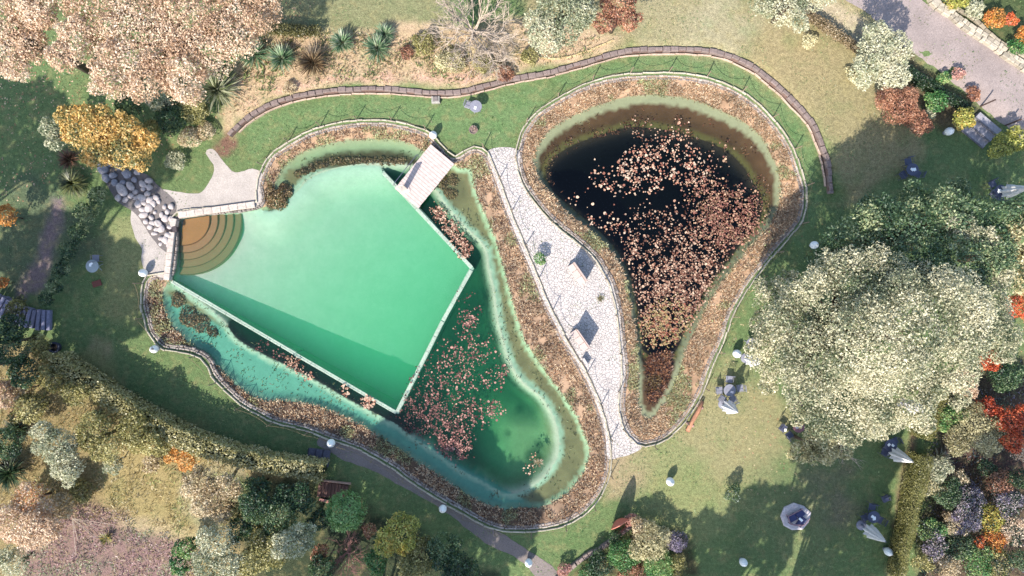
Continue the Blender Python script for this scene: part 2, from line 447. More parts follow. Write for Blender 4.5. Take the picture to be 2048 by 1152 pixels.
# ------------------------------------------------------------------ lawn
LH = offset(L0, .16); RH = offset(R0, .16)
XE, YE = 44, 29
gx, gy = np.meshgrid(np.arange(-XE, XE, .36), np.arange(-YE, YE, .36))
rs = np.random.RandomState(3)
GP = np.c_[gx.ravel(), gy.ravel()] + rs.uniform(-.08, .08, (gx.size, 2))
GP = GP[~inside(LH, GP) & ~inside(RH, GP)]
far = []
for R_, n_ in ((60, 24), (110, 24), (250, 24), (700, 24), (2400, 24)):
    far += [(R_ * math.cos(2 * math.pi * k / n_), R_ * math.sin(2 * math.pi * k / n_)) for k in range(n_)]
wi = offset(WALL, .10, False); wo = offset(WALL, -.10, False)
V2, F = triangulate([LH, RH], np.vstack([GP, far]), [wi[5:-5], wo[5:-5]])
cen = V2[F].mean(1)
keep = ~inside(LH, cen) & ~inside(RH, cen)
F = F[keep]
z = gzv(V2)
z += np.where((np.abs(V2[:, 0]) < 43) & (np.abs(V2[:, 1]) < 28), 0, 0)
C = np.tile(np.array(alb((124, 146, 96))), (len(V2), 1))
PX = V2[:, 0] / S + 1024; PY = 576 - V2[:, 1] / S
nzb = fbm(PX / 55., PY / 55., 5, 4) - .5; nzs = fbm(PX / 18., PY / 18., 9, 3) - .5
def paint(shape, c, edge=25, amt=1.0, nz=1.0):
    "shape: (x,y,r) in photo pixels or a polygon; lays that ground colour there"
    if isinstance(shape, tuple): d = shape[2] - np.hypot(PX - shape[0], PY - shape[1])
    else:
        P = np.array(shape, float); Q = np.c_[PX, PY]; m = inside(P, Q); d = np.full(len(Q), 1e3)
        near = (PX > P[:, 0].min() - 200) & (PX < P[:, 0].max() + 200) & (PY > P[:, 1].min() - 200) & (PY < P[:, 1].max() + 200)
        d[near] = pdist(P, Q[near]); d = np.where(m, d, -d)
    w = sstep((d + (nzb * 1.6 + nzs * .8) * edge * nz) / edge + .5) * amt
    C[:] = C * (1 - w[:, None]) + np.array(alb(c)) * w[:, None]
paint([(1040,-50),(1700,-50),(1800,140),(1850,300),(1700,420),(1660,330),(1600,215),(1500,130),(1300,95),(1130,120),(1060,100)], (178,166,124), 40)
paint((1560,140,90), (188,170,128), 60, .7); paint((1340,50,90), (188,178,140), 60, .7); paint((1450,60,70), (200,190,156), 60, .6)
paint([(480,230),(700,190),(900,200),(1100,160),(1300,110),(1480,130),(1600,230),(1650,380),(1600,520),(1540,380),(1300,140),(1100,180),(1000,290),(850,270),(700,235),(560,270),(500,330)], (128,156,104), 16, .9)
paint([(540,-40),(900,-40),(900,60),(640,75),(540,70)], (160,160,118), 20)
paint([(455,265),(480,100),(560,78),(700,60),(860,60),(1050,40),(1160,60),(1240,75),(1200,105),(1100,135),(1024,152),(930,178),(800,174),(650,178),(560,198),(500,232)], (226,196,160), 22)
paint([(500,215),(640,170),(800,165),(930,172),(1024,150),(1020,140),(900,150),(700,150),(560,180)], (232,190,166), 10, .9)
paint((1262,935,60), (196,174,138), 50, .9); paint((1340,870,30), (160,160,110), 30, .8)
paint((1400,930,120), (166,168,118), 60, .9); paint((1480,850,110), (178,170,126), 60, .9); paint((1350,1020,80), (158,166,112), 50, .7); paint((1600,1020,120), (140,148,104), 60, .6)
paint((250,500,60), (166,168,118), 40, .8); paint((200,700,22), (186,170,128), 16, .9); paint((240,610,40), (160,162,112), 30, .8); paint((215,330,18), (170,166,120), 12, .6)
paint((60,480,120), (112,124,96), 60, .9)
paint([(130,395),(118,480),(95,560),(40,620),(20,600),(70,530),(95,450),(110,395)], (150,132,132), 12)
paint([(-60,700),(60,690),(110,720),(330,860),(460,920),(640,965),(700,1200),(-100,1200)], (176,156,112), 26)
paint((330,960,120), (186,168,116), 60, .9); paint((300,900,80), (190,170,120), 50, .7); paint((180,760,50), (170,166,112), 30, .8); paint((430,990,70), (196,186,150), 40, .8)
paint([(60,1030),(180,1000),(280,1040),(380,1090),(360,1170),(40,1170)], (166,136,128), 26)
paint([(200,1030),(330,1045),(420,1075),(400,1090),(300,1070)], (214,194,148), 14, .8)
paint([(20,740),(36,740),(40,870),(20,870)], (150,110,90), 8, .9)
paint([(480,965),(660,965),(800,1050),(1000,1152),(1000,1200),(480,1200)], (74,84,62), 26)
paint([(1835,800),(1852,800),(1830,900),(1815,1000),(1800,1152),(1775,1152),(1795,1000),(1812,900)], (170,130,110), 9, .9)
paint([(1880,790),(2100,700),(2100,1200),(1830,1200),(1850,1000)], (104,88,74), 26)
paint([(1860,905),(1900,890),(2060,920),(2060,950),(1880,935)], (112,88,80), 8)
paint([(1780,90),(1870,160),(1960,230),(1900,270),(1830,260),(1770,215)], (120,96,82), 18, .8)
paint([(1855,-20),(1930,70),(2060,155),(2100,120),(2100,-50)], (96,110,72), 16)
paint((1640,980,60), (140,130,108), 60, .5); paint((1680,1000,40), (142,128,112), 40, .5)
paint([(1590,20),(1660,70),(1720,110),(1760,150),(1800,150),(1790,120),(1720,60),(1660,10)], (206,190,164), 14, .8)
paint([(420,300),(455,262),(480,285),(462,312)], (150,110,98), 8, .9)
paint([(1140,1152),(1240,1075),(1290,1050),(1380,1070),(1400,1152)], (96,92,66), 12)
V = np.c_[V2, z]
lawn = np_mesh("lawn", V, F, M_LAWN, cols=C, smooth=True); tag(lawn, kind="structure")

def sheet(name, poly, mat, lift=0.006, colr=(.5, .5, .5), step=.5, wob=0.0, rnd=True):
    "a surface laid on the lawn, following it"
    P = smooth_curve(WA(poly), True, .2) if rnd else resample(WA(poly), True, .25)
    P = ccw(P)
    if wob: P = P + (np.c_[vnoise(P[:, 0] * 3, P[:, 1] * 3, 4), vnoise(P[:, 0] * 3, P[:, 1] * 3, 8)] - .5) * wob
    a, b = P.min(0), P.max(0)
    gx, gy = np.meshgrid(np.arange(a[0], b[0], step), np.arange(a[1], b[1], step)); Q = np.c_[gx.ravel(), gy.ravel()]
    Q = Q[inside(P, Q)]; Q = Q[pdist(P, Q) > .1]
    v2, f = triangulate([P], Q)
    f = f[inside(P, v2[f].mean(1))]
    z = gzv(v2) + lift
    cc = np.tile(np.array(colr), (len(v2), 1)) * (0.85 + .3 * fbm(v2[:, 0], v2[:, 1], 3, 3))[:, None]
    o = np_mesh(name, np.c_[v2, z], f, mat, cols=cc, smooth=True)
    return tag(o, kind="structure")

sheet("paving", [(978,300),(1036,300),(1040,350),(1066,398),(1096,434),(1132,466),(1168,494),(1196,522),(1224,570),(1238,626),(1245,688),(1250,745),(1243,790),(1243,828),(1256,862),(1284,892),(1262,908),(1240,914),(1216,916),(1210,866),(1196,815),(1178,770),(1155,725),(1130,685),(1106,640),(1086,600),(1066,550),(1040,490),(1016,430),(996,375),(984,338)], M_PAVE, .02, step=.4)
sheet("gravel_terrace", [(426,298),(440,315),(456,335),(472,346),(500,338),(524,346),(522,372),(518,408),(440,420),(350,430),(338,545),(310,550),(290,542),(283,520),(284,498),(272,478),(264,455),(262,430),(272,412),(300,400),(322,378),(352,384),(380,388),(404,384),(420,360),(428,335),(420,318),(412,304)], M_GRAVEL, .012, alb((216,205,196)), .4, .1)
sheet("stream_bed", [(205,322),(262,338),(300,352),(318,372),(350,402),(352,428),(346,450),(346,500),(322,498),(296,462),(268,425),(232,400),(206,350)], M_GRAVEL, .02, alb((142,134,132)), .3, .1)
sheet("driveway", [(1655,-60),(1668,0),(1722,38),(1775,85),(1838,128),(1900,172),(1960,224),(2003,258),(2048,296),(2120,350),(2300,420),(2300,250),(2048,158),(1990,118),(1920,68),(1840,20),(1800,-20),(1780,-60)], M_GRAVEL, .012, alb((188,172,166)), .5, .15)
sheet("garden_path", [(640,872),(668,884),(700,893),(734,908),(790,941),(824,967),(880,1002),(929,1030),(974,1054),(1000,1064),(1040,1090),(1100,1130),(1140,1170),(1090,1170),(1040,1120),(974,1087),(929,1053),(880,1016),(824,984),(748,942),(706,928),(658,904),(636,890)], M_GRAVEL, .012, alb((160,148,142)), .4, .1)

# ------------------------------------------------------------------ pond beds
WL = -0.24
def lerp3(a, b, w): return a * (1 - w[:, None]) + b * w[:, None]
def A3(*c): return np.array(alb(c))
def basin(name, outer, c2, c3, zfun, cfun, extra_loops=()):
    c1 = offset(outer, .38)
    a, b = outer.min(0), outer.max(0)
    gx, gy = np.meshgrid(np.arange(a[0], b[0], .2), np.arange(a[1], b[1], .2))
    Q = np.c_[gx.ravel(), gy.ravel()] + np.random.RandomState(5).uniform(-.05, .05, (gx.size, 2))
    Q = Q[inside(outer, Q)]; Q = Q[pdist(outer, Q) > .08]
    v2, f = triangulate([outer, c2, c3], Q, extra_loops)
    f = f[inside(outer, v2[f].mean(1))]
    d0 = pdist(outer, v2); d2 = pdist(c2, v2); d3 = pdist(c3, v2)
    i2 = inside(c2, v2) | (d2 < 1e-4); i3 = inside(c3, v2) | (d3 < 1e-4)
    z = zfun(v2, d0, d2, d3, i2, i3); c = cfun(v2, d0, d2, d3, i2, i3)
    o = np_mesh(name, np.c_[v2, z], f, M_BED, cols=np.clip(c, .004, .9), smooth=True)
    return tag(o, kind="structure")

PA = np.array(W(430, 450)); PB = np.array(W(800, 830))
top_edge = smooth_curve(WA([(520,414),(545,418),(590,380),(620,351),(660,336),(710,327),(770,326)]), False, .2)
def pool_depth(X):
    t = ((X - PA) @ (PB - PA)) / ((PB - PA) @ (PB - PA))
    D = .95 + 1.9 * np.clip(t, -.1, 1.1)
    return .40 + (D - .40) * sstep((pdist(top_edge, X, False)) / 2.2)
def zL(X, d0, d2, d3, i2, i3):
    z = np.where(~i2, -.02 - (.25) * (d0 / np.maximum(d0 + d2, 1e-6)) ** 1.3, 0)
    t = d2 / np.maximum(d2 + d3, 1e-6)
    sh = -.27 - .22 * sstep(t / .25) + .08 * sstep((t - .8) / .2)
    z = np.where(i2 & ~i3, sh, z)
    inp = inside(POOL, X)
    px = X[:, 0] / S + 1024; py = 576 - X[:, 1] / S
    se = sstep((px - 930) / 120) * sstep((py - 780) / 90)
    deep = -.42 - sstep(d3 / 1.0) * (2.1 - 1.2 * se)
    z = np.where(i3 & ~inp, deep, z)
    z = z + (fbm(X[:, 0] * 2, X[:, 1] * 2, 3) - .5) * .04
    return np.where(i3 & inp, -pool_depth(X), z)
def cL(X, d0, d2, d3, i2, i3):
    px = X[:, 0] / S + 1024; py = 576 - X[:, 1] / S
    n = fbm(X[:, 0] * 1.6, X[:, 1] * 1.6, 2, 4) - .5; n2 = fbm(X[:, 0] * 6, X[:, 1] * 6, 7, 2) - .5
    sw = sstep((py - (600 + (px - 340) * .575) + 10) / 14) * (px < 1090)       # the south-west shore
    north = sstep((335 - py) / 12 + .5) * (px < 880) + sstep((570 - px) / 10) * (py < 425)
    c = np.tile(A3(206, 172, 142), (len(X), 1)) * (.8 + n[:, None] * .9)
    c = lerp3(c, A3(92, 72, 58), sw * .8)  # south-west bank darkened: shade there put into the soil colour
    c = lerp3(c, A3(214, 176, 140), np.clip(north, 0, 1) * .6)
    sh = np.tile(A3(150, 138, 100), (len(X), 1)) * (1 + n[:, None] * .7)
    sh = lerp3(sh, A3(96, 84, 58), np.clip(north, 0, 1))
    sh = lerp3(sh, A3(122, 190, 168), sw)
    t = d2 / np.maximum(d2 + d3, 1e-6)
    mint = A3(190, 222, 180)
    wob = n * .25
    sh = lerp3(sh, mint, sstep((.26 + wob * .5 - d2) / .12) * (1 - .5 * sw))
    sh = lerp3(sh, A3(176, 190, 150), np.clip(north, 0, 1) * sstep((.75 + wob - d2) / .3))
    sh = lerp3(sh, A3(196, 224, 196), sstep((.42 + wob - d3) / .2) * (1 - np.clip(north, 0, 1)))
    c = np.where((i2 & ~i3)[:, None], sh, c)
    inp = inside(POOL, X)
    se = sstep((px - 900) / 120) * sstep((py - 770) / 90)
    dp = lerp3(np.tile(A3(96, 92, 76), (len(X), 1)), A3(170, 170, 130), se)
    dp = dp * (1 + n[:, None] * .5)
    for (ax, ay, ar) in ((1068, 925, 18), (1040, 828, 8), (1016, 878, 6), (1080, 900, 10)):
        dp = lerp3(dp, A3(60, 70, 50), sstep((ar - np.hypot(px - ax, py - ay)) / 12 + .5) * .8)
    dp = lerp3(dp, A3(214, 220, 196), sstep((.55 + wob - d3) / .45))
    dp = lerp3(dp, A3(160, 176, 160), sw)
    dp = np.where((sw > .5)[:, None], A3(112, 186, 164) * (1 + n[:, None] * .3), dp)
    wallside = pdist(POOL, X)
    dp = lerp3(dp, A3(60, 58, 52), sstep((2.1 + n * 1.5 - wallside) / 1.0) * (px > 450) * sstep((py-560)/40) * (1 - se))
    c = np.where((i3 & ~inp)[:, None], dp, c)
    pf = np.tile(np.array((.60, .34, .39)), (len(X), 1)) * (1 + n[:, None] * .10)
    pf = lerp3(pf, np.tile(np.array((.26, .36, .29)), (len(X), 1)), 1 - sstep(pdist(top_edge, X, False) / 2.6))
    c = np.where((i3 & inp)[:, None], pf, c)
    return c * (1 + n2[:, None] * .15)
PW = np.vstack([resample(POOL, True, .3)])
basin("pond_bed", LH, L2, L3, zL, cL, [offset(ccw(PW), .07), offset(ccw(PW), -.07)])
def zR(X, d0, d2, d3, i2, i3):
    z = np.where(~i2, -.02 - (.25) * (d0 / np.maximum(d0 + d2, 1e-6)) ** 1.3, 0)
    t = d2 / np.maximum(d2 + d3, 1e-6)
    z = np.where(i2 & ~i3, -.27 - .06 * sstep(t / .15) - .35 * sstep((t - .15) / .5), z)
    z = np.where(i3, -.68 - 2.4 * sstep(d3 / 1.6), z)
    return z + (fbm(X[:, 0] * 2, X[:, 1] * 2, 3) - .5) * .04
def cR(X, d0, d2, d3, i2, i3):
    px = X[:, 0] / S + 1024; py = 576 - X[:, 1] / S
    n = fbm(X[:, 0] * 1.6, X[:, 1] * 1.6, 2, 4) - .5; n2 = fbm(X[:, 0] * 6, X[:, 1] * 6, 7, 2) - .5
    c = np.tile(A3(214, 176, 142), (len(X), 1)) * (.85 + n[:, None] * .9)
    north = sstep((330 - py) / 60)
    sh = np.tile(A3(112, 86, 60), (len(X), 1)) * (1 + n[:, None] * .7)
    sh = lerp3(sh, A3(134, 128, 76), sstep((.5 - d3 + n * .3) / .25))
    sh = lerp3(sh, A3(184, 190, 152), sstep((.34 + .22 * north + n * .15 - d2) / .1))
    c = np.where((i2 & ~i3)[:, None], sh, c)
    dp = lerp3(np.tile(A3(62, 56, 44), (len(X), 1)), A3(22, 26, 30), sstep((d3) / .5))
    c = np.where(i3[:, None], dp, c)
    return c * (1 + n2[:, None] * .15)
basin("lily_pond_bed", RH, R2, R3, zR, cR)

def water(name, loops, keep, mat, zb=-4.0):
    v2, f = triangulate(loops, np.zeros((0, 2)))
    f = f[keep(v2[f].mean(1))]
    a = v2[f]; flip = ((a[:, 1, 0] - a[:, 0, 0]) * (a[:, 2, 1] - a[:, 0, 1]) - (a[:, 2, 0] - a[:, 0, 0]) * (a[:, 1, 1] - a[:, 0, 1])) < 0
    f[flip] = f[flip][:, ::-1]
    edges = {}
    for t in f.tolist():
        for k in range(3): edges[(t[k], t[(k + 1) % 3])] = 1
    n = len(v2); V = [(x, y, WL) for x, y in v2] + [(x, y, zb) for x, y in v2]
    Fs = [tuple(t) for t in f.tolist()] + [(t[2] + n, t[1] + n, t[0] + n) for t in f.tolist()]
    for (a_, b_) in edges:
        if (b_, a_) not in edges: Fs.append((a_, a_ + n, b_ + n, b_))
    m = MB(); m.add(V, Fs); o = m.build(name, mat); return tag(o, kind="structure")
PI_ = ccw(resample(POOL, True, .4))
LW = offset(L2, -.12)
water("pond_water", [LW, PI_], lambda c: inside(LW, c) & ~inside(PI_, c), water_mat("green_water", (.12, .86, .62), .50, .07, (.1, .8, .5)))
water("pool_water", [PI_], lambda c: inside(PI_, c), water_mat("pool_water", (.03, .92, .54), .46, .30))
RW = offset(R2, -.12)
water("lily_pond_water", [RW], lambda c: inside(RW, c), water_mat("dark_water", (.35, .5, .42), .6, 0))

# ------------------------------------------------------------------ pool walls and round steps
def strip_wall(m, P, w, z0, z1, c):
    P = np.array(P); n = len(P)
    A = offset(P, w / 2, False); B = offset(P, -w / 2, False)
    vs = []; fs = []
    for i in range(n): vs += [(A[i][0], A[i][1], z0), (A[i][0], A[i][1], z1), (B[i][0], B[i][1], z1), (B[i][0], B[i][1], z0)]
    for i in range(n - 1):
        for k in range(4): fs.append((i * 4 + k, i * 4 + (k + 1) % 4, (i + 1) * 4 + (k + 1) % 4, (i + 1) * 4 + k))
    fs += [(0, 3, 2, 1), tuple((n - 1) * 4 + k for k in range(4))]
    m.add(vs, fs, c)
def slab_run(m, a, b, w, z0, z1, n, c, r):
    a = np.array(a); b = np.array(b); d = b - a; L = np.linalg.norm(d); an = math.atan2(d[1], d[0])
    for k in range(n):
        t = (k + .5) / n; p = a + d * t; j = r.uniform(.94, 1.05)
        m.box((p[0], p[1], (z0 + z1) / 2), (L / n - .012, w, z1 - z0), an, tuple(q * j for q in c), bev=.015)
pw = thing("pool_wall", "pale concrete wall boxing in the turquoise swimming zone", "pool wall", (0, 0, -.2))
m = MB(); strip_wall(m, resample(WA([(336,562),(470,641),(587,707)]), False, .6), .2, -3, -.17, A3(205, 226, 212).tolist()); strip_wall(m, resample(WA([(586,709),(690,769),(791,827)]), False, .6), .22, -3, -.175, A3(205, 226, 212).tolist()); m.build("south_wall", M_BANK, pw)
m = MB(); strip_wall(m, resample(WA([(791,829),(836,740),(884,643),(943,536)]), False, .6), .25, -3, -.18, A3(190, 220, 200).tolist()); m.build("east_wall", M_BANK, pw)
m = MB(); strip_wall(m, resample(WA([(945,539),(853,436),(763,341)]), False, .6), .2, -3, -.175, A3(196, 224, 206).tolist()); m.build("north_wall", M_BANK, pw)
r_ = random.Random(12); m = MB()
for a_, b_ in (((337, 562), (586, 708)), ((590, 711), (790, 827)), ((792, 826), (884, 643)), ((885, 641), (942, 540)), ((943, 535), (764, 343))):
    L_ = math.hypot(b_[0] - a_[0], b_[1] - a_[1]) * S; slab_run(m, W(*a_), W(*b_), .22, -.19, -.135, max(3, int(L_ / .9)), A3(236, 246, 232), r_)
m.build("cap_stones", M_BANK, pw)
cp = thing("pool_coping", "thick pale coping wall in an L around the brown round pool steps", "coping", (0, 0, 0))
m = MB()
r_ = random.Random(2)
slab_run(m, W(358, 430), W(511, 409), .36, -1.6, .16, 9, A3(232, 216, 204), r_); m.build("top_coping", M_BANK, cp)
m = MB(); slab_run(m, W(350, 437), W(347, 454), .34, -1.6, .17, 1, A3(232, 216, 204), r_); slab_run(m, W(346, 464), W(335, 560), .34, -1.6, .17, 7, A3(232, 216, 204), r_); m.build("side_coping", M_BANK, cp)
m = MB(); m.box((*W(346, 459), .1), (.7, .22, .1), .1, A3(70, 62, 66)); m.box((*W(352, 459), .16), (.25, .34, .06), .1, A3(100, 90, 92)); m.build("spout", M_BANK, cp)
st = thing("pool_steps", "five curved brown underwater steps fanning from the pool corner", "pool steps", (*W(362, 438), -1.4))
for k, (rr, zt) in enumerate(((112, -.74), (97, -.64), (82, -.54), (68, -.44), (53, -.34))):
    m = MB(); R_ = rr * S
    arc = [(0, .0)] + [(R_ * math.cos(a), R_ * math.sin(a)) for a in np.linspace(math.radians(-98), math.radians(8.5), 40)]
    bc = A3(196, 142, 92) * (1 - .08 * (5 - k)) if k == 4 else A3(190, 136, 102) * (1 - .06 * (4 - k))
    m.prism(arc, -.6 + .002 * k, zt + 1.4, tuple(bc), inset=0.0)
    R2_ = R_ - .05
    arc2 = []
    for a in np.linspace(math.radians(-97), math.radians(7.5), 40): arc2.append((R_ * math.cos(a), R_ * math.sin(a)))
    for a in np.linspace(math.radians(7.5), math.radians(-97), 40): arc2.append((R2_ * math.cos(a), R2_ * math.sin(a)))
    o = m.build("step", M_BED, st)
    m2 = MB(); n_ = 40
    vs = [(x, y, zt + 1.4 + .015) for x, y in arc2]
    m2.add(vs, [(i, i + 1, 79 - i - 1, 79 - i) for i in range(39)], tuple(A3(120, 84, 58)))
    m2.build("step_edge", M_BED, o)

# ------------------------------------------------------------------ kerb rings round the ponds
def stone_ring(m, P, w, h, z, r, c, closed=True, jit=.18, ln=(.22, .5)):
    d = np.r_[0, np.cumsum(np.linalg.norm(np.diff(np.vstack([P, P[:1]]) if closed else P, axis=0), axis=1))]
    Q = np.vstack([P, P[:1]]) if closed else P
    s = 0
    while s < d[-1] - .12:
        L = r.uniform(*ln); L = min(L, d[-1] - s)
        a = np.array([np.interp(s, d, Q[:, 0]), np.interp(s, d, Q[:, 1])]); b = np.array([np.interp(s + L, d, Q[:, 0]), np.interp(s + L, d, Q[:, 1])])
        e = b - a; l = np.linalg.norm(e); an = math.atan2(e[1], e[0]); p = (a + b) / 2
        j = r.uniform(1 - jit, 1 + jit); cc = tuple(q * j for q in c)
        zz = z if not callable(z) else z(p)
        wj = w * r.uniform(.8, 1.15); hj = h * r.uniform(.8, 1.2)
        m.box((p[0] + r.uniform(-.02, .02), p[1] + r.uniform(-.02, .02), zz + hj / 2 - .1), (l - .02, wj, hj + .2), an + r.uniform(-.06, .06), cc, bev=min(.03, w * .3))
        s += L
def kerb(name, loop, label):
    r = random.Random(len(loop)); t = thing(name, label, "pond kerb", (0, 0, 0))
    m = MB(); stone_ring(m, offset(loop, .02), .075, .13, 0, r, A3(214, 204, 182), ln=(.3, .8)); m.build("outer_course", M_BANK, t)
    m = MB(); stone_ring(m, offset(loop, .20), .11, .05, -.03, r, A3(196, 184, 172), jit=.3, ln=(.12, .4)); stone_ring(m, offset(loop, .34), .13, .05, -.05, r, A3(168, 156, 148), jit=.4, ln=(.1, .3)); m.build("inner_course", M_BANK, t)
    return t
L0k = L0
kerb("pond_kerb", L0, "pale stone kerb ring around the green swimming pond")
kerb("pond_kerb", R0, "pale stone kerb ring around the dark lily pond")
# ------------------------------------------------------------------ curved retaining wall
t = thing("retaining_wall", "long curved low wall with dark slab coping behind both ponds", "low wall", (0, 0, 0))
m = MB(); strip_wall(m, WALL[::3], .22, -.2, .37, A3(150, 122, 112)); m.build("wall_face", M_BANK, t)
r_ = random.Random(8); m = MB(); stone_ring(m, WALL, .26, .07, .37, r_, A3(156, 138, 132), False, .07, (.44, .47)); m.build("coping", M_BANK, t)
m = MB(); stone_ring(m, offset(WALL, -.21 if True else 0, False)[4:-4], .07, .14, 0, r_, A3(224, 196, 176), False, .1, (.5, .9))
FOOT = offset(WALL, .21, False); m = MB(); 
# the pond side of the wall is the side nearer the frame centre
Aa = offset(WALL, .21, False); Bb = offset(WALL, -.21, False)
PS = Aa if np.abs(gzv(Aa[60:61])[0]) < np.abs(gzv(Bb[60:61])[0]) else Bb
stone_ring(m, PS[4:-4], .07, .16, 0, r_, A3(224, 196, 176), False, .1, (.5, .9)); m.build("foot_course", M_BANK, t)
x, y = W(872, 201); m = MB(); m.box((x, y, .12), (.5, .42, .34), .05, A3(190, 186, 178), bev=.03); m.box((x, y + .02, .31), (.3, .26, .06), .05, A3(150, 140, 136), bev=.01); m.build("pier_block", M_BANK, t)

# ------------------------------------------------------------------ rope fences
def rope_fence(loop, skip, label, spacing, start=0.0):
    t = thing("rope_fence", label, "rope fence", (0, 0, 0))
    P = resample(loop, True, .1); P = offset(P, -.04)
    d = np.arange(len(P)) * .1; n = int(len(P) * .1 / spacing); pts = []
    for k in range(n):
        i = int(((k + start) * len(P) / n)) % len(P); pts.append(P[i])
    def ok(p):
        px, py = p[0] / S + 1024, 576 - p[1] / S
        return not any(a <= px <= c and b <= py <= e for a, b, c, e in skip)
    r = random.Random(5)
    m0 = MB(); m0.tube([(0, 0, -.15), (0, 0, .95), (0, 0, 1.0)], [.032, .028, .015], 7); o0 = None
    for i, p in enumerate(pts):
        if not ok(p): continue
        if o0 is None: o = o0 = m0.build("post", M_WOODPOST, t)
        else: o = o0.copy(); col.objects.link(o); o.parent = t
        o.location = (p[0], p[1], 0); o.rotation_euler = (r.uniform(-.05, .05), r.uniform(-.05, .05), 0)
        q = pts[(i + 1) % n]
        if ok(q):
            m = MB(); a = Vector((*p, .88)); b = Vector((*q, .88))
            m.tube([a.lerp(b, s) - Vector((0, 0, .42 * 4 * s * (1 - s))) for s in np.linspace(0, 1, 11)], .011, 4)
            m.build("rope", M_ROPE, t)
rope_fence(R0, [], "knee-high rope fence on thin posts around the dark lily pond", 2.25, .35)
rope_fence(L0, [(330, 380, 520, 560), (858, 262, 912, 330), (500, 330, 535, 420)], "thin posts and sagging rope around the green swimming pond", 2.1, .2)

# ------------------------------------------------------------------ wooden deck over the pool edge
zd = .36
dk = [Vector(W(861.5, 288, zd)), Vector(W(909, 328, zd)), Vector(W(836, 412, zd)), Vector(W(789, 377, zd))]
t = thing("wooden_deck", "pale weathered plank deck jutting over the green pool", "deck", (dk[0].x, dk[0].y, 0)); o_ = dk[0].copy()
e1 = dk[1] - dk[0]; e2 = dk[3] - dk[0]; N = 17; r_ = random.Random(4); an = math.atan2(e1.y, e1.x)
for k in range(N):
    c_ = e1 * .5 + e2 * ((k + .5) / N); j = r_.uniform(.9, 1.06)
    m = MB(); m.box((c_.x, c_.y, zd - .02), (e1.length * r_.uniform(.985, 1.0), e2.length / N - .012, .04), an, (j,) * 3, bev=.006); m.build("plank", M_DECK, t)
for s in (.06, .5, .94):
    a = e1 * s; b = e1 * s + e2; m = MB(); c_ = (a + b) / 2
    m.box((c_.x, c_.y, zd - .13), (e2.length, .09, .16), math.atan2(e2.y, e2.x)); m.build("joist", M_DARKWOOD, t)
for s in (.08, .92):
    for q in (.55, .95):
        c_ = e1 * s + e2 * q; m = MB(); m.box((c_.x, c_.y, -1.1), (.12, .12, 2.5), an); m.build("leg", M_DARKWOOD, t)
# slim upright board and handrail on the deck
bx_, by_ = W(809, 379, zd)
t = thing("shower_panel", "slim upright pinkish board standing at the pool end of the deck", "panel", (bx_, by_, zd))
m = MB(); m.box((0, 0, .86), (.36, .07, 1.7), .25, (1, 1, 1), bev=.02); m.build("board", M_DECK, t)
m = MB(); m.box((0, 0, .02), (.62, .42, .04), .25, bev=.01); m.build("foot_plate", M_DECK, t)
m = MB(); m.tube([(.1, -.06, 1.6), (.1, -.25, 1.62), (.1, -.27, 1.55)], .015, 6); m.build("spout", M_GREYM, t)
t = thing("handrail", "thin dark handrail along the pool-side edge of the deck", "handrail", (*W(789, 377, zd), zd))
a = Vector(W(792, 372, zd)) - Vector(W(789, 377, zd)); b = Vector(W(838, 314, zd)) - Vector(W(789, 377, zd))
m = MB(); m.tube([(a.x, a.y, 0), (a.x, a.y, .8), (b.x * .5 + a.x * .5, b.y * .5 + a.y * .5, .86), (b.x, b.y, .8), (b.x, b.y, 0)], .018, 6); m.build("rail", M_METAL, t)

# ------------------------------------------------------------------ egg-shaped garden lamps
def lamp0():
    t = thing("garden_lamp", "", "garden lamp")
    prof = [(.09, .14), (.17, .20), (.222, .33), (.232, .45), (.21, .58), (.15, .70), (.07, .79), (.03, .86), (.004, .92)]
    m = MB(); m.lathe(prof, 20); m.build("lamp_shade", M_WHITE, t, True)
    m = MB(); m.lathe([(.12, -.05), (.12, .04), (.06, .07), (.06, .15)], 16); m.build("base", M_GREYM, t)
    return t
lamp = lamp0()
lamps = [(868, 273, "beside the top corner of the wooden deck"), (1889, 266, "at the foot of the wide grey steps"), (316, 697, "at the pond kerb's south-west bulge on the lawn"), (666, 883, "on the path by three short slab steps"),
 (887, 1013, "on the grass strip of the lower pond path"), (1057, 1120, "in the bottom lawn corner where the path ends"), (1337, 959, "alone on sunny lawn below the lily pond"), (1482, 1119, "at the bottom edge of the shaded lawn"),
 (1622, 491, "between lily pond and the big tree's top edge"), (1469, 706, "next to the parasol and grey table on sunny grass"), (294, 546, "on gravel where the pond kerb begins"), (1769, 1098, "just below a closed parasol near the clipped hedge")]
for i, (px, py, w) in enumerate(lamps):
    g = G(px, py)
    if i == 0: lamp.location = g; lamp["label"] = "white egg-shaped lamp " + w; lamp["group"] = "white egg-shaped garden lamps"
    else: dup(lamp, g, .3 * i, "white egg-shaped lamp " + w, "white egg-shaped garden lamps", 1.0 if i % 3 else 1.06)

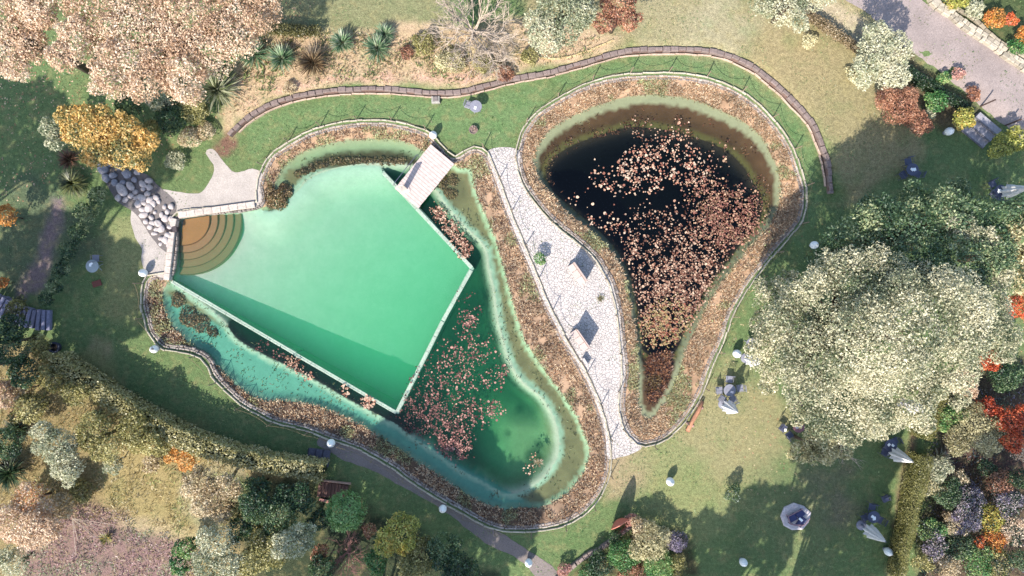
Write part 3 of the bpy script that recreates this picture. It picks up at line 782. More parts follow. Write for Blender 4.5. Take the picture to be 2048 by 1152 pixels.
# ------------------------------------------------------------------ parasols
def parasol0():
    t = thing("parasol", "", "parasol")
    m = MB(); m.tube([(0, 0, 0), (0, 0, 2.78)], .025, 8); m.build("pole", M_GREYM, t)
    V_ = []; F_ = []; seg = 32; prof = [(.36, 1.05), (.31, 1.35), (.25, 1.7), (.19, 2.05), (.12, 2.4), (.05, 2.66), (.012, 2.72)]
    for i, (r, z) in enumerate(prof):
        for k in range(seg):
            a = 2 * math.pi * k / seg; rr = r * (1 + (.20 if k % 4 == 0 else (-.16 if k % 4 == 2 else 0)) * (1 - i / 7)); zz = z - (.10 if (k % 4 == 0 and i == 0) else 0)
            V_.append((rr * math.cos(a), rr * math.sin(a), zz))
    n = len(prof); F_ = [(i * seg + k, i * seg + (k + 1) % seg, (i + 1) * seg + (k + 1) % seg, (i + 1) * seg + k) for i in range(n - 1) for k in range(seg)] + [tuple(range(seg))[::-1], tuple(range((n - 1) * seg, n * seg))]
    m = MB(); m.add(V_, F_); m.build("canopy", M_CANVAS, t)
    m = MB(); m.lathe([(.30, 0), (.30, .06), (.08, .1), (.05, .3)], 20); m.build("base", M_GREYM, t)
    m = MB(); m.tube([(.25 * math.cos(a), .25 * math.sin(a), 1.5) for a in np.linspace(0, 2 * math.pi, 13)], .02, 5); m.build("tie", M_CANVAS, t)
    return t
par = parasol0()
pars = [(1990, 388, "closed white parasol leaning into the right frame edge by shade table"), (1491, 716, "closed white parasol on sunny grass beside the big tree's edge"), (1446, 808, "closed cream parasol next to the table ringed by chairs"),
        (1773, 901, "closed white parasol between blue-grey table and hedge gap"), (1722, 1050, "closed white parasol just above a round white lamp"), (1803, 806, "closed white parasol half under the tree near upper hedge")]
for i, (px, py, w) in enumerate(pars):
    g = G(px, py)
    if i == 0: par.location = g; par["label"] = w; par["group"] = "closed white parasols"
    else: dup(par, g, .7 * i, w, "closed white parasols")

# ------------------------------------------------------------------ tables, chairs and what lies on them
def table0(mat, r=.36):
    t = thing("garden_table", "", "table")
    m = MB(); m.lathe([(r - .02, .70), (r, .71), (r, .73), (r - .01, .74)], 28); m.build("tabletop", mat, t)
    m = MB(); m.lathe([(.035, .03), (.03, .7)], 10); m.build("pedestal", mat, t)
    for k in range(4):
        a = k * math.pi / 2 + .4; m = MB(); m.tube([(.03 * math.cos(a), .03 * math.sin(a), .14), (.28 * math.cos(a), .28 * math.sin(a), .02)], .018, 5); m.build("leg", mat, t)
    return t
def chair0(mat):
    t = thing("garden_chair", "", "chair")
    m = MB(); m.box((0, 0, .44), (.40, .40, .035), 0, bev=.012); m.build("seat", mat, t)
    m = MB()
    for k in range(5): m.box((-.16 + .08 * k, .20 + .02, .68), (.03, .02, .34), 0)
    m.box((0, .23, .86), (.40, .035, .06), 0, bev=.01); m.build("backrest", mat, t)
    for sx in (-.17, .17):
        for sy in (-.17, .19): m = MB(); m.tube([(sx, sy, 0), (sx * .96, sy * .96, .44)], .014, 5); m.build("leg", mat, t)
        m = MB(); m.tube([(sx * 1.15, .2, .62), (sx * 1.15, -.12, .64), (sx * 1.15, -.14, .44)], .013, 5); m.build("armrest", mat, t)
    return t
M_PINK = flat_mat("rose_enamel", alb((180, 125, 135)), .5, 6, .15, 0)
M_CLOTH = flat_mat("pink_white_cloth", (.58, .52, .52), .9, 9, .1, .01)
TD = table0(M_METAL); TG = table0(M_GREYM); TP = table0(M_PINK, .34); CD = chair0(M_METAL); CG = chair0(M_GREYM)
used = set()
def put(src, px, py, rz, label, group=None, s=1.0):
    g = G(px, py)
    if src.name not in used:
        used.add(src.name); src.location = g; src.rotation_euler = (0, 0, rz); src["label"] = label
        if group: src["group"] = group
        return src
    return dup(src, g, rz, label, group, s)
def napkins(px, py, n, label, seed=0, z=.742, mat=None):
    r = random.Random(seed); g = G(px, py); t = thing("napkin_set", label, "napkins", (g[0], g[1], g[2] + z))
    for k in range(n):
        m = MB(); a = r.uniform(0, 3)
        m.box((r.uniform(-.14, .14), r.uniform(-.12, .12), .02 + .002 * k), (.17, .13, .035), a, (1, 1, 1), bev=.01); m.build("napkin", mat or M_WHITE, t)
sets = [
 (TD, 1811, 343, 4, "dark table in deep shade below the wide grey steps", "white napkins on the dark table below the grey steps", [(1798, 352), (1826, 350), (1808, 326)]),
 (TG, 1496, 686, 1, "grey round table beside the lamp at the big tree's left edge", "white napkin on the grey table by the lamp", []),
 (TG, 1452, 777, 1, "grey round table ringed by five chairs on sunny grass", "pinkish napkin on the table ringed by chairs", [(1454, 757), (1434, 778), (1475, 774), (1440, 795), (1461, 796)]),
 (TP, 1584, 803, 2, "rose-coloured round table tucked at the tree's lower left edge", "pale napkins on the rose-coloured table", []),
 (TP, 1588, 849, 3, "rose round table almost hidden by pink-white cloths in shade", "pink-white folded cloths covering the lower rose table", []),
 (TD, 1653, 525, 1, "dark table half under the big tree's top left leaves", "small white napkin on the table under the tree leaves", [(1660, 509), (1655, 539)]),
 (TD, 1769, 885, 2, "dark blue table below the tree near the hedge gap", "white napkins on the dark blue table by the hedge gap", [(1762, 901), (1781, 879)]),
 (TD, 1735, 1026, 3, "dark blue table above the lowest closed parasol", "white napkins on the table above the lowest parasol", [(1737, 1009), (1751, 1034), (1722, 1031)]),
 (TD, 1984, 385, 3, "dark table at the right frame edge under a parasol", "white napkins on the table at the right frame edge", [(1990, 398), (1975, 370)]),
 (TG, 953, 219, 1, "grey round table alone on the strip below the curved wall", "white napkin on the lone table by the curved wall", [(938, 214)])]
nth = ["nearest", "second", "third", "fourth", "fifth"]
side = lambda dx, dy: ("lower" if dy > 0 else "upper") + (" right" if dx > 3 else (" left" if dx < -3 else ""))
short = ["the dark table below the grey steps", "the table by the lamp", "the five-chair table", "the rose table", "the pink-clothed table", "the table under the leaves", "the table at the hedge gap", "the table above the lowest parasol", "the right-edge table", "the lone table by the curved wall"]
for i, (T, px, py, n, lab, nlab, ch) in enumerate(sets):
    put(T, px, py, i * .6, lab, "round garden tables")
    napkins(px, py, n, nlab, i, mat=M_CLOTH if T is TP or i == 2 else M_WHITE)
    for (cx, cy) in ch:
        a = math.atan2(-(py - cy), px - cx)  # towards the table
        a = math.atan2((576 - py) - (576 - cy), px - cx)
        put(CG if T is TG else CD, cx, cy, a + math.pi / 2, ("grey" if T is TG else "dark") + " chair at the " + side(cx - px, cy - py) + " side of " + short[i], "garden chairs")
put(CD, 1763, 993, .4, "single dark blue chair standing alone in shade above the lowest table", "garden chairs")
put(CD, 1560, 853, .9, "dark chair holding a white cushion in the shade", "garden chairs")
napkins(1561, 853, 1, "white cushion on the chair in the shaded lawn", 40, .46)
put(CD, 1573, 867, 2.2, "empty dark chair below the pink-clothed table", "garden chairs")
# pale table on the left lawn with a white box
T2 = table0(flat_mat("pale_enamel", alb((190, 200, 200)), .5, 6, .1, 0), .38)
put(T2, 199, 533, .2, "pale round table alone on the left lawn", "round garden tables"); napkins(198, 532, 2, "white folded napkins on the pale left-lawn table", 50)
put(CG, 200, 517, math.pi, "grey chair above the pale round table on the left lawn", "garden chairs")
x, y, z = G(194, 567); t = thing("ground_drain", "reddish brown square plate lying on the left lawn", "plate", (x, y, z)); m = MB(); m.box((0, 0, .02), (.55, .36, .05), .3, A3(140, 84, 74), bev=.01); m.build("plate", M_ATTR, t)
x, y, z = G(115, 694); t = thing("round_planter", "dark ring-shaped planter in the shaded left corner", "planter", (x, y, z)); m = MB(); m.lathe([(.26, 0), (.34, .3), (.34, .36), (.24, .36), (.22, .2)], 20, (0, 0), A3(70, 76, 96)); m.build("pot", M_ATTR, t); m = MB(); m.lathe([(.225, .2), (.2, .24)], 16, (0, 0), A3(60, 50, 44)); m.build("soil", M_ATTR, t)
x, y, z = G(947, 261); t = thing("cut_flower_tub", "small low tub of pale dry stems on the lawn by the deck", "flower tub", (x, y, z)); m = MB(); m.lathe([(.2, 0), (.26, .22), (.23, .22), (.2, .15)], 16, (0, 0), A3(170, 150, 140)); m.build("tub", M_ATTR, t)

# ------------------------------------------------------------------ benches on the white paving
def bench(px, py, lab):
    g = G(px, py); d = Vector((23, -33)).normalized(); an = math.atan2(d.y, d.x)
    t = thing("bench", lab, "bench", g, an, "high-backed benches on white paving")
    r = random.Random(px)
    for k in range(3): m = MB(); m.box((-.45 + .45 * k, -.2, .4), (.43, .40, .07), 0, tuple(A3(236, 216, 208) * r.uniform(.85, 1.05)), bev=.015); m.build("seat_board", M_ATTR, t)
    m = MB(); m.box((0, .04, .62), (1.36, .06, 1.2), 0, A3(206, 184, 176), bev=.015); m.build("backrest", M_ATTR, t)
    for k in (-.6, .6): m = MB(); m.box((k, -.2, .18), (.08, .36, .36), 0, A3(120, 96, 92)); m.build("leg", M_ATTR, t)
bench(1157, 545, "upper pinkish bench with tall back on the white paving"); bench(1163, 676, "lower pinkish bench with tall back on the white paving")
def rail_box(px, py, a, b, lab): pass
x, y, z = G(1170, 722); t = thing("side_board", "small pale low block lying below the lower bench", "block", (x, y, z)); m = MB(); m.box((0, 0, .22), (.5, .12, .44), -1.0, A3(232, 222, 220), bev=.02); m.build("block", M_ATTR, t)

# log seat, red shell
x, y, z = G(1389, 831); t = thing("log_seat", "long peeled log lying beside the lily pond kerb", "log", (x, y, z + .0), math.atan2(62, 32) )
m = MB(); m.tube([(-1.05, 0, .2), (-.4, .03, .22), (.3, -.02, .22), (1.0, .03, .2)], [.13, .12, .13, .11], 12, A3(206, 150, 118)); m.build("trunk", M_BANK, t, True)
m = MB(); m.lathe([(.15, 0), (.15, .012)], 14, (0, 0), A3(236, 216, 160)); o = m.build("cut_end", M_BANK, t); o.location = (-1.052, 0, .2); o.rotation_euler = (0, -math.pi / 2, 0)
for k in (-.6, .6): m = MB(); m.box((k, 0, .03), (.14, .5, .1), 0, A3(214, 170, 164), bev=.02); m.build("support", M_BANK, t)
x, y, z = G(1240, 1046); t = thing("shell_sculpture", "tall pointed coral-red shell standing by the bottom shrubs", "sculpture", (x, y, z), math.atan2(22, 37))
V_ = []; F_ = []; nu, nv = 13, 13
for i in range(nv):
    s = i / (nv - 1); zz = 2.35 * s; w = .58 * (math.sin(math.pi * (.28 + .72 * s)) ** .8) if s < 1 else 0.0
    for k in range(nu):
        u = k / (nu - 1) * 2 - 1; V_.append((u * w, .30 * (1 - u * u) * (w / .58) + .75 * s, zz))
for i in range(nv - 1):
    for k in range(nu - 1): a = i * nu + k; F_.append((a, a + 1, a + nu + 1, a + nu))
m = MB(); m.add(V_, F_, A3(240, 140, 122)); m.build("shell", M_ATTR, t, True)
m = MB(); m.tube([V_[i * nu] for i in range(nv)] + [V_[i * nu + nu - 1] for i in range(nv - 1, -1, -1)], .035, 6, A3(236, 150, 130)); m.build("rim", M_ATTR, t, True)

# ------------------------------------------------------------------ stair flights
def flight(name, quad, n, z0, z1, c, label, cat="steps", gap=.02, rise=None):
    "quad: low-left, low-right, high-right, high-left in pixels"
    q = [Vector(W(p[0], p[1], (z0, z0, z1, z1)[i])) for i, p in enumerate(quad)]
    t = thing(name, label, cat, (q[0].x, q[0].y, 0)); o = q[0]; r = random.Random(n)
    for k in range(n):
        a, b = k / n + gap, (k + 1) / n + (.04 if k < n - 1 else 0)
        P = [q[0].lerp(q[3], a) - o, q[1].lerp(q[2], a) - o, q[1].lerp(q[2], b) - o, q[0].lerp(q[3], b) - o]
        zt = z0 + (z1 - z0) * (k + 1) / n
        m = MB(); m.prism([tuple(p) for p in P], -.1, zt - .004 * k, tuple(np.array(c) * r.uniform(.85, 1.06)), .0); a2 = a - gap * .9; b2 = a + .10 / n; Q_ = [q[0].lerp(q[3], a2) - o, q[1].lerp(q[2], a2) - o, q[1].lerp(q[2], b2) - o, q[0].lerp(q[3], b2) - o]; m.prism([tuple(p) for p in Q_], zt - .05, zt + .006, tuple(np.array(c) * .45), .0); m.build("step", M_BANK, t)
    return t
flight("wide_steps", [(1905, 275), (1948, 311), (2004, 260), (1961, 224)], 4, 0.15, .74, alb((196, 192, 200)), "four wide grey steps climbing from lawn to driveway")
flight("slab_steps", [(617, 896), (612, 925), (655, 935), (660, 902)], 3, .10, .24, alb((120, 118, 134)), "three short dark slab steps beside the lower path")
# curved slab stair at the left edge
t = thing("slab_stair", "curving flight of dark blue-grey slabs at the left frame edge", "steps", (*W(50, 632), 0)); ox, oy = W(50, 632)
cv = smooth_curve(WA([(-30, 588), (0, 606), (28, 622), (55, 633), (80, 639), (101, 640)]), False, .26); r_ = random.Random(3)
tg = np.gradient(cv, axis=0)
for k in range(len(cv)):
    an = math.atan2(tg[k][1], tg[k][0]); m = MB()
    m.box((cv[k][0] - ox, cv[k][1] - oy, .10 + .02 * (len(cv) - k) ), (.23, 1.15 + r_.uniform(-.12, .12), .2 + .03 * (len(cv) - k)), an, tuple(A3(150, 150, 176) * r_.uniform(.82, 1.1)), bev=.03); m.build("step", M_BANK, t)
# timber landing by the topiary
x, y = W(668, 980); t = thing("timber_landing", "brown timber landing with pale edging right of the long hedge", "landing", (x, y, 0), -.12)
for k in range(9):
    m = MB(); m.box((-.85 + .2 * k, 0, .07), (.18, .95 - .02 * k, .1), 0, tuple(A3(136, 100, 90) * random.Random(k).uniform(.8, 1.1)), bev=.01); m.build("plank", M_ATTR, t)
m = MB(); m.box((0, .53, .12), (1.95, .08, .2), 0, A3(222, 180, 160), bev=.01); m.build("edging", M_ATTR, t)
x, y, z = G(650, 1000); t = thing("pink_plank", "short pink board lying below the timber landing", "board", (x, y, z), -.25); m = MB(); m.box((0, 0, .12), (.62, .16, .06), 0, A3(228, 160, 148), bev=.01); m.box((0, 0, .05), (.08, .14, .1), 0, A3(150, 110, 100)); m.build("board", M_ATTR, t)
# gate posts by the wide steps
for k, (px, py, w) in enumerate(((1963, 212, "upper left"), (2014, 250, "lower right"))):
    x, y, z = G(px, py); t = thing("timber_post", "dark leaning timber post at the %s end of the top step" % w, "post", (x, y, z)); m = MB(); m.tube([(0, 0, 0), (.12, .1, 1.15)], .045, 6); m.build("shaft", M_DARKWOOD, t)

# ------------------------------------------------------------------ seating pad in the shade
x, y, z = G(1590, 1033); t = thing("stone_pad", "rough octagonal pale stone pad in the shaded lawn", "stone pad", (x, y, z))
r_ = random.Random(6); m = MB(); m.prism([(.93 * r_.uniform(.88, 1.1) * math.cos(a), .82 * r_.uniform(.9, 1.1) * math.sin(a)) for a in np.linspace(.3, 2 * math.pi + .3, 10)[:-1]], -.1, .12, A3(244, 232, 232), .10); m.build("slab", M_BANK, t)
for k in range(0):
    a = k / 26 * 2 * math.pi; m = MB(); m.box((.86 * math.cos(a), .76 * math.sin(a), .1), (.2, .16, .1), a + 1.6 + r_.uniform(-.3, .3), tuple(A3(226, 216, 220) * r_.uniform(.8, 1.1)), bev=.04); m.build("edge_stone", M_BANK, t)
t = thing("lounge_seat", "low lounge seat with dark blue cushions and pinkish frame on the stone pad", "lounge seat", (x + .05, y + .02, z + .12), .5)
for k, (a, b, w, d) in enumerate(((-.3, .18, .5, .42), (.22, .16, .5, .40), (.05, -.28, .62, .36))): m = MB(); m.box((a, b, .24), (w, d, .14), .2 * k, A3(76, 80, 124), bev=.05); m.build("cushion", M_ATTR, t)
m = MB()
for (p, q) in (((-.6, -.05), (.1, -.5)), ((.1, -.5), (.58, -.3)), ((-.6, -.05), (-.5, .42)), ((-.45, -.2), (.0, -.5)), ((-.5, .42), (.5, .4))): m.tube([(p[0], p[1], .34), (q[0], q[1], .34)], .03, 5, A3(190, 156, 164)); m.tube([(p[0], p[1], 0), (p[0], p[1], .34)], .025, 5, A3(190, 156, 164))
m.build("frame", M_ATTR, t)
napkins(1598, 1033, 2, "two tiny white cups on the stone pad's blue cushions", 77, .44)

# ------------------------------------------------------------------ boulders
import bmesh
bm = bmesh.new(); bmesh.ops.create_icosphere(bm, subdivisions=3, radius=1); IV = np.array([v.co[:] for v in bm.verts]); IF = np.array([[v.index for v in f.verts] for f in bm.faces]); bm.free()
def boulder(px, py, r, c, label, seed, group="boulders of the dry cascade", name="boulder", cat="boulder"):
    g = G(px, py); rr = np.random.RandomState(seed); R_ = r * S
    v = IV.copy(); q = rr.uniform(-9, 9, 3)
    d = 1 + .28 * (fbm(v[:, 0] * 1.1 + q[0], v[:, 1] * 1.1 + v[:, 2] + q[1], seed, 3) - .5) * 2
    v = v * d[:, None] * np.array([R_ * rr.uniform(.95, 1.3), R_ * rr.uniform(.8, 1.0), R_ * rr.uniform(.6, .8)])
    a = rr.uniform(0, 3); ca, sa = math.cos(a), math.sin(a); v = np.c_[v[:, 0] * ca - v[:, 1] * sa, v[:, 0] * sa + v[:, 1] * ca, v[:, 2] + R_ * .38]
    cc = np.array(c) * (0.8 + .4 * fbm(v[:, 0] * 8 + seed, v[:, 1] * 8, seed, 3))[:, None]
    o = np_mesh(name, v, IF, M_BANK, cols=cc, smooth=True, loc=g); tag(o, label, cat, group)
rocks = [(245,381,12),(256,349,9),(263,392,6),(287,369,7),(300,375,7),(287,378,5),(285,396,8),(301,400,8),(278,408,8),(299,416,9),(287,419,6),(289,430,8),(301,454,6),(318,447,8),(332,437,7),(344,438,6),(338,470,8),(310,467,5),(323,477,5),(315,459,5),(300,362,7),(344,413,6),(330,414,5),(313,396,6),(318,404,5),(208,337,13),(253,347,8),(222,326,7),(232,366,8),(270,360,6),(238,396,7),(252,400,6),(272,384,5),(293,443,6),(304,435,5),(324,430,5),(311,425,4),(330,480,6),(340,490,6),(322,488,4),(228,352,8),(276,345,6),(262,372,8),(247,366,6),(296,388,6),(308,408,7),(336,424,6),(325,458,7),(341,455,6),(333,480,7),(306,446,6),(288,406,6),(274,396,6),(240,335,7),(214,356,8)]
order = sorted(range(len(rocks)), key=lambda i: -rocks[i][2])
def near(px, py):
    if py < 372 and px < 262: return "under the yellow tree"
    if px > 300 and py > 420: return "beside the pool's side coping"
    if py < 405: return "in the upper bend of the cascade"
    return "along the gravel terrace"
cnt = {}
words = ["largest", "second largest", "third largest", "fourth largest", "fifth largest", "sixth largest", "seventh largest", "eighth largest", "ninth largest", "tenth largest", "eleventh largest", "twelfth largest", "thirteenth largest", "fourteenth largest", "fifteenth largest", "sixteenth largest", "seventeenth largest", "eighteenth largest", "nineteenth largest", "twentieth largest", "smallest but two", "smallest but one", "smallest", "tiniest"]
for i in order:
    px, py, r = rocks[i]; w = near(px, py); k = cnt.get(w, 0); cnt[w] = k + 1
    dark = py < 372 and px < 275
    boulder(px, py, r, A3(178, 176, 184) if dark else A3(224, 212, 208), "%s rounded boulder %s, %s there" % ("blue-grey" if dark else "pale", w, words[k]), 100 + i)

# ------------------------------------------------------------------ dry-stone edgings
def stone_row(pts, w, h, c, label, rows=1):
    P = smooth_curve(WA(pts), False, .15); t = thing("stone_edging", label, "stone edging", (0, 0, 0)); r = random.Random(int(pts[0][0]))
    m = MB()
    for k in range(rows): stone_ring(m, offset(P, (k - (rows - 1) / 2) * w * .9, False), w, h, lambda p: gz(p[0], p[1]), r, c, False, .25, (.2, .5))
    m.build("stones", M_BANK, t)
stone_row([(1835,-10),(1855,22),(1880,36),(1905,58),(1935,78),(1970,102),(2005,128),(2055,160)], .26, .3, A3(208, 196, 176), "double row of pale dry stones along the driveway's far edge", 2)
stone_row([(1870,0),(1900,30),(1930,48),(1960,80),(2000,108),(2050,135)], .22, .22, A3(190, 178, 156), "single upper row of pale stones beside the orange flowers")
stone_row([(1110,1160),(1135,1140),(1165,1115),(1200,1095),(1232,1072),(1262,1048)], .26, .25, A3(168, 150, 142), "low grey stone border along the bottom shrub bed")
stone_row([(1688,150),(1692,162),(1700,172),(1712,174)], .12, .15, A3(226, 218, 180), "short pale stone arc under the silvery tree")
stone_row([(1030,112),(1110,122),(1170,108),(1228,84)], .10, .10, A3(226, 200, 150), "thin pale stone line on the terrace above the curved wall")

# ------------------------------------------------------------------ lily pads
rng = np.random.RandomState(11)
def pad_mesh(name, c, seed):
    r = random.Random(seed); m = MB(); n = 11
    ring = [(math.cos(a) * r.uniform(.9, 1.05), math.sin(a) * r.uniform(.9, 1.05), r.uniform(0, .12)) for a in np.linspace(.22, 2 * math.pi - .22, n)]
    m.add([(0, 0, 0)] + ring, [(0, i, i + 1) for i in range(1, n)], c)
    me_o = m.build(name, M_ATTR); return me_o
def spots(cl, hull, marg):
    out = []
    for i, (px, py, r, n, pal) in enumerate(cl):
        n = int(n * 1.7); a = rng.uniform(0, 2 * math.pi, n); q = r * np.sqrt(rng.uniform(0, 1, n)) * (1 + rng.normal(0, .18, n))
        x = (px + q * np.cos(a) - 1024) * S; y = (576 - (py + q * np.sin(a))) * S
        cl_ = vnoise(x * 3.2, y * 3.2, 77); k = (cl_ > .36) | (rng.uniform(0, 1, n) < .25)
        out.append(np.c_[x, y, np.full(n, pal)][k])
    o = np.vstack(out); k = inside(hull, o[:, :2]); o = o[k]; return o[pdist(hull, o[:, :2]) > marg]
CR = [(1340,600,72,900,0),(1330,540,60,420,0),(1400,500,60,380,0),(1472,440,64,950,1),(1315,660,42,460,3),(1380,560,50,380,0),(1270,500,30,90,0),(1300,460,50,170,0),(1370,450,50,130,0),(1430,400,50,150,1),(1280,330,45,170,2),(1350,320,50,170,2),(1390,340,40,120,2),(1410,380,45,130,1),(1250,360,35,70,2),(1310,290,40,70,0),(1200,350,20,20,2),(1215,365,16,14,2),(1310,370,20,35,2),(1440,310,30,25,1),(1360,262,25,25,2),(1290,262,30,30,0),(1220,440,20,15,2),(1190,445,20,14,2),(1150,400,14,8,2),(1240,450,20,22,2),(1440,450,60,220,1),(1350,640,45,320,3),(1400,590,35,200,0),(1240,420,90,40,2),(1420,540,40,180,0)]
CL = [(935,640,22,70,4),(925,660,18,40,4),(950,690,20,50,4),(900,720,40,110,4),(960,700,35,60,4),(850,780,50,160,5),(900,800,60,260,4),(870,850,45,240,5),(905,880,38,260,4),(915,900,25,170,4),(950,830,30,80,4),(1002,745,15,55,4),(985,760,25,55,4),(990,822,18,60,4),(930,740,50,140,4),(840,830,42,170,5),(1070,920,14,18,0),(1060,940,12,16,0),(880,430,14,70,0),(900,455,16,95,0),(915,480,14,80,0),(928,500,18,140,0),(870,415,12,30,0),(580,725,13,55,0),(595,738,11,34,0),(555,712,14,25,5),(520,692,14,15,5),(734,806,12,90,2),(690,782,12,22,2),(615,750,14,16,2),(940,610,30,20,5)]
PAL = [[(236,200,172),(200,156,130),(156,108,88),(104,68,56)], [(200,146,126),(160,106,92),(118,72,62),(220,178,146),(146,112,86)], [(244,212,184),(226,176,146),(180,120,100)], [(196,178,130),(214,168,130),(160,140,90),(176,110,88)], [(214,162,148),(168,116,108),(124,80,76),(88,56,54)], [(150,106,100),(112,74,72),(84,54,54)]]
sR = spots(CR, R2, .22); sL = spots(CL, L2, .2)
sL = sL[pdist(POOL, sL[:, :2]) > .0]
sL = sL[~inside(POOL, sL[:, :2]) | (pdist(POOL, sL[:, :2]) < .25)]
allp = np.vstack([np.c_[sR, np.zeros(len(sR))], np.c_[sL, np.ones(len(sL))]])
rad = np.clip(rng.lognormal(math.log(.038), .34, len(allp)), .022, .085) * np.where(allp[:, 2] == 2, 1.15, 1.0)
big = np.argsort(-rad)
nR = [i for i in big if allp[i, 3] == 0][:160]; nL = [i for i in big if allp[i, 3] == 1][:125]
single = set(nR) | set(nL)
protos = {}
lab = {(0, 0): "peach-brown lily pad among the mass in the dark pond", (1, 0): "reddish lily pad in the dark pond's dense right-hand patch", (2, 0): "pale cream lily pad scattered on the dark pond's upper water", (3, 0): "olive-tinged lily pad in the dark pond's narrow lower end",
       (0, 1): "peach lily pad in the narrow channels along the pool wall", (4, 1): "dusty pink lily pad in the green pond south-east of the pool wall", (5, 1): "dusky wine-red lily pad in the green pond's shaded water", (2, 1): "cream lily pad of the small tufts hugging the south pool wall"}
for i in list(nR) + list(nL):
    x, y, p, w = allp[i]; p = int(p); w = int(w); k = rng.randint(len(PAL[p])); key = (p, k)
    if key not in protos: o = protos[key] = pad_mesh("lily_pad", alb(PAL[p][k]), p * 7 + k)
    else: o = protos[key].copy(); col.objects.link(o)
    o.location = (x, y, WL + .014 + rng.uniform(0, .03)); o.scale = (rad[i],) * 3; o.rotation_euler = (rng.normal(0, .12), rng.normal(0, .12), rng.uniform(0, 6.3))
    tag(o, lab[(p, w)], "lily pad", "lily pads - " + lab[(p, w)])
idx = np.array([i for i in range(len(allp)) if i not in single]); n = len(idx); kk = 7
ang = np.linspace(.2, 2 * math.pi - .2, kk); rot = rng.uniform(0, 6.3, n); tx = rng.normal(0, .22, n); ty = rng.normal(0, .22, n)
zz = WL + .015 + rng.uniform(0, .06, n) + np.where(np.isin(allp[idx, 2], (1, 3)), rng.uniform(0, .15, n), 0)
ca = np.cos(ang[None] + rot[:, None]) * rad[idx][:, None]; sa = np.sin(ang[None] + rot[:, None]) * rad[idx][:, None]
X_ = allp[idx, 0][:, None] + ca; Y_ = allp[idx, 1][:, None] + sa; Z_ = np.maximum(zz[:, None] + ca * tx[:, None] + sa * ty[:, None], WL + .006)
V_ = np.stack([X_, Y_, Z_], 2); V_ = np.concatenate([np.stack([allp[idx, 0], allp[idx, 1], zz], 1)[:, None], V_], 1)
F_ = np.array([[b, b + j, b + j + 1] for b in range(0, n * (kk + 1), kk + 1) for j in range(1, kk)])
cc = np.array([alb(PAL[int(p)][rng.randint(len(PAL[int(p)]))]) for p in allp[idx, 2]]) * rng.uniform(.75, 1.15, (n, 1))
o = np_mesh("lily_pads", V_.reshape(-1, 3), F_, M_ATTR, cols=np.repeat(cc, kk + 1, 0)); tag(o, kind="stuff")
print("pads", n, len(single))
# ------------------------------------------------------------------ foliage builders
def leaf_arrays(rs, lobes, size, pal, cover=1.5, elong=.55, core=.22, out=.6, cap=60000, tone=.22, zmin=-.45, clump=.0):
    L = np.array(lobes, float); cxyz = L[:, :3]; rad_ = L[:, 3:6]
    w = rad_[:, 0] * rad_[:, 1] * .55 + rad_[:, 0] * rad_[:, 2] * .45
    n = int(min(cap, cover * (w.sum() * 2 * math.pi) / (size * size * elong * .5)))
    li = rs.choice(len(L), n, p=w / w.sum())
    d = rs.normal(size=(n, 3)); d /= np.linalg.norm(d, axis=1, keepdims=True)
    d[:, 2] = np.where(d[:, 2] < zmin, -d[:, 2] * .7, d[:, 2])
    q = 1 - core * rs.uniform(0, 1, n) ** 1.5 + rs.normal(0, .05, n)
    lump = fbm(d[:, 0] * 2.2 + li * 7.1, d[:, 1] * 2.2 + d[:, 2] * 2 + li * 3.3, 5, 2) - .5
    q *= 1 + .5 * lump
    P = cxyz[li] + d * q[:, None] * rad_[li]
    keep = np.ones(n, bool)
    for j in range(len(L)):
        e = (((P - cxyz[j]) / rad_[j]) ** 2).sum(1); keep &= ~((e < .5) & (li != j))
    P, d, li, lump = P[keep], d[keep], li[keep], lump[keep]; n = len(P)
    nm = d * out + rs.normal(size=(n, 3)) * .75; nm[:, 2] += .25
    nm /= np.linalg.norm(nm, axis=1, keepdims=True)
    t = np.cross(nm, rs.normal(size=(n, 3))); t /= np.maximum(np.linalg.norm(t, axis=1, keepdims=True), 1e-6)
    b = np.cross(nm, t); s = size * rs.uniform(.6, 1.3, n)[:, None]
    V = np.stack([P + t * s * .5, P + b * s * elong * .5 + nm * s * .06, P - t * s * .5, P - b * s * elong * .5 + nm * s * .06], 1)
    pl = np.array([alb(c, 1.5) for c in pal]); k = len(pl)
    lb = rs.uniform(0, 1, len(L))[li]
    u = np.clip(lb * .55 + rs.uniform(0, 1, n) * .45 + lump * .5, 0, .999) * k; ki = u.astype(int)
    C = pl[ki] * rs.uniform(1 - tone, 1 + tone, (n, 1)) * np.array((1.0, 1.0, .96))
    return V, C
def leaf_obj(name, V, C, parent=None, loc=None):
    n = len(V); return np_mesh(name, V.reshape(-1, 3), np.arange(n * 4).reshape(-1, 4), M_LEAF, parent, np.repeat(np.clip(C, 0, .85), 4, 0), False, loc)
P_PEACH = [(196,160,130),(226,192,162),(240,212,184),(248,226,202)]
P_YEL = [(140,140,90),(210,180,112),(244,204,130),(232,184,106)]
P_OLIVE = [(84,84,48),(134,130,76),(176,168,108),(206,196,136)]
P_CREAM = [(122,116,78),(188,178,136),(222,212,168),(236,226,186)]
P_SILV = [(120,130,98),(172,178,146),(206,204,174),(222,218,188)]
P_GREEN = [(40,84,46),(70,126,66),(112,158,90),(170,188,120)]
P_DARK = [(30,52,36),(48,80,54),(74,104,66),(120,140,96)]
P_ORANGE = [(110,110,60),(200,136,70),(232,166,84),(220,124,64)]
P_RED = [(140,60,42),(206,92,56),(236,122,74),(242,156,98)]
P_PURP = [(64,68,60),(112,104,122),(150,138,166),(196,182,182)]
P_RUST = [(96,64,54),(146,98,80),(190,134,104),(214,164,134)]
P_BEIGE = [(150,128,96),(196,172,134),(224,204,168),(232,214,184)]
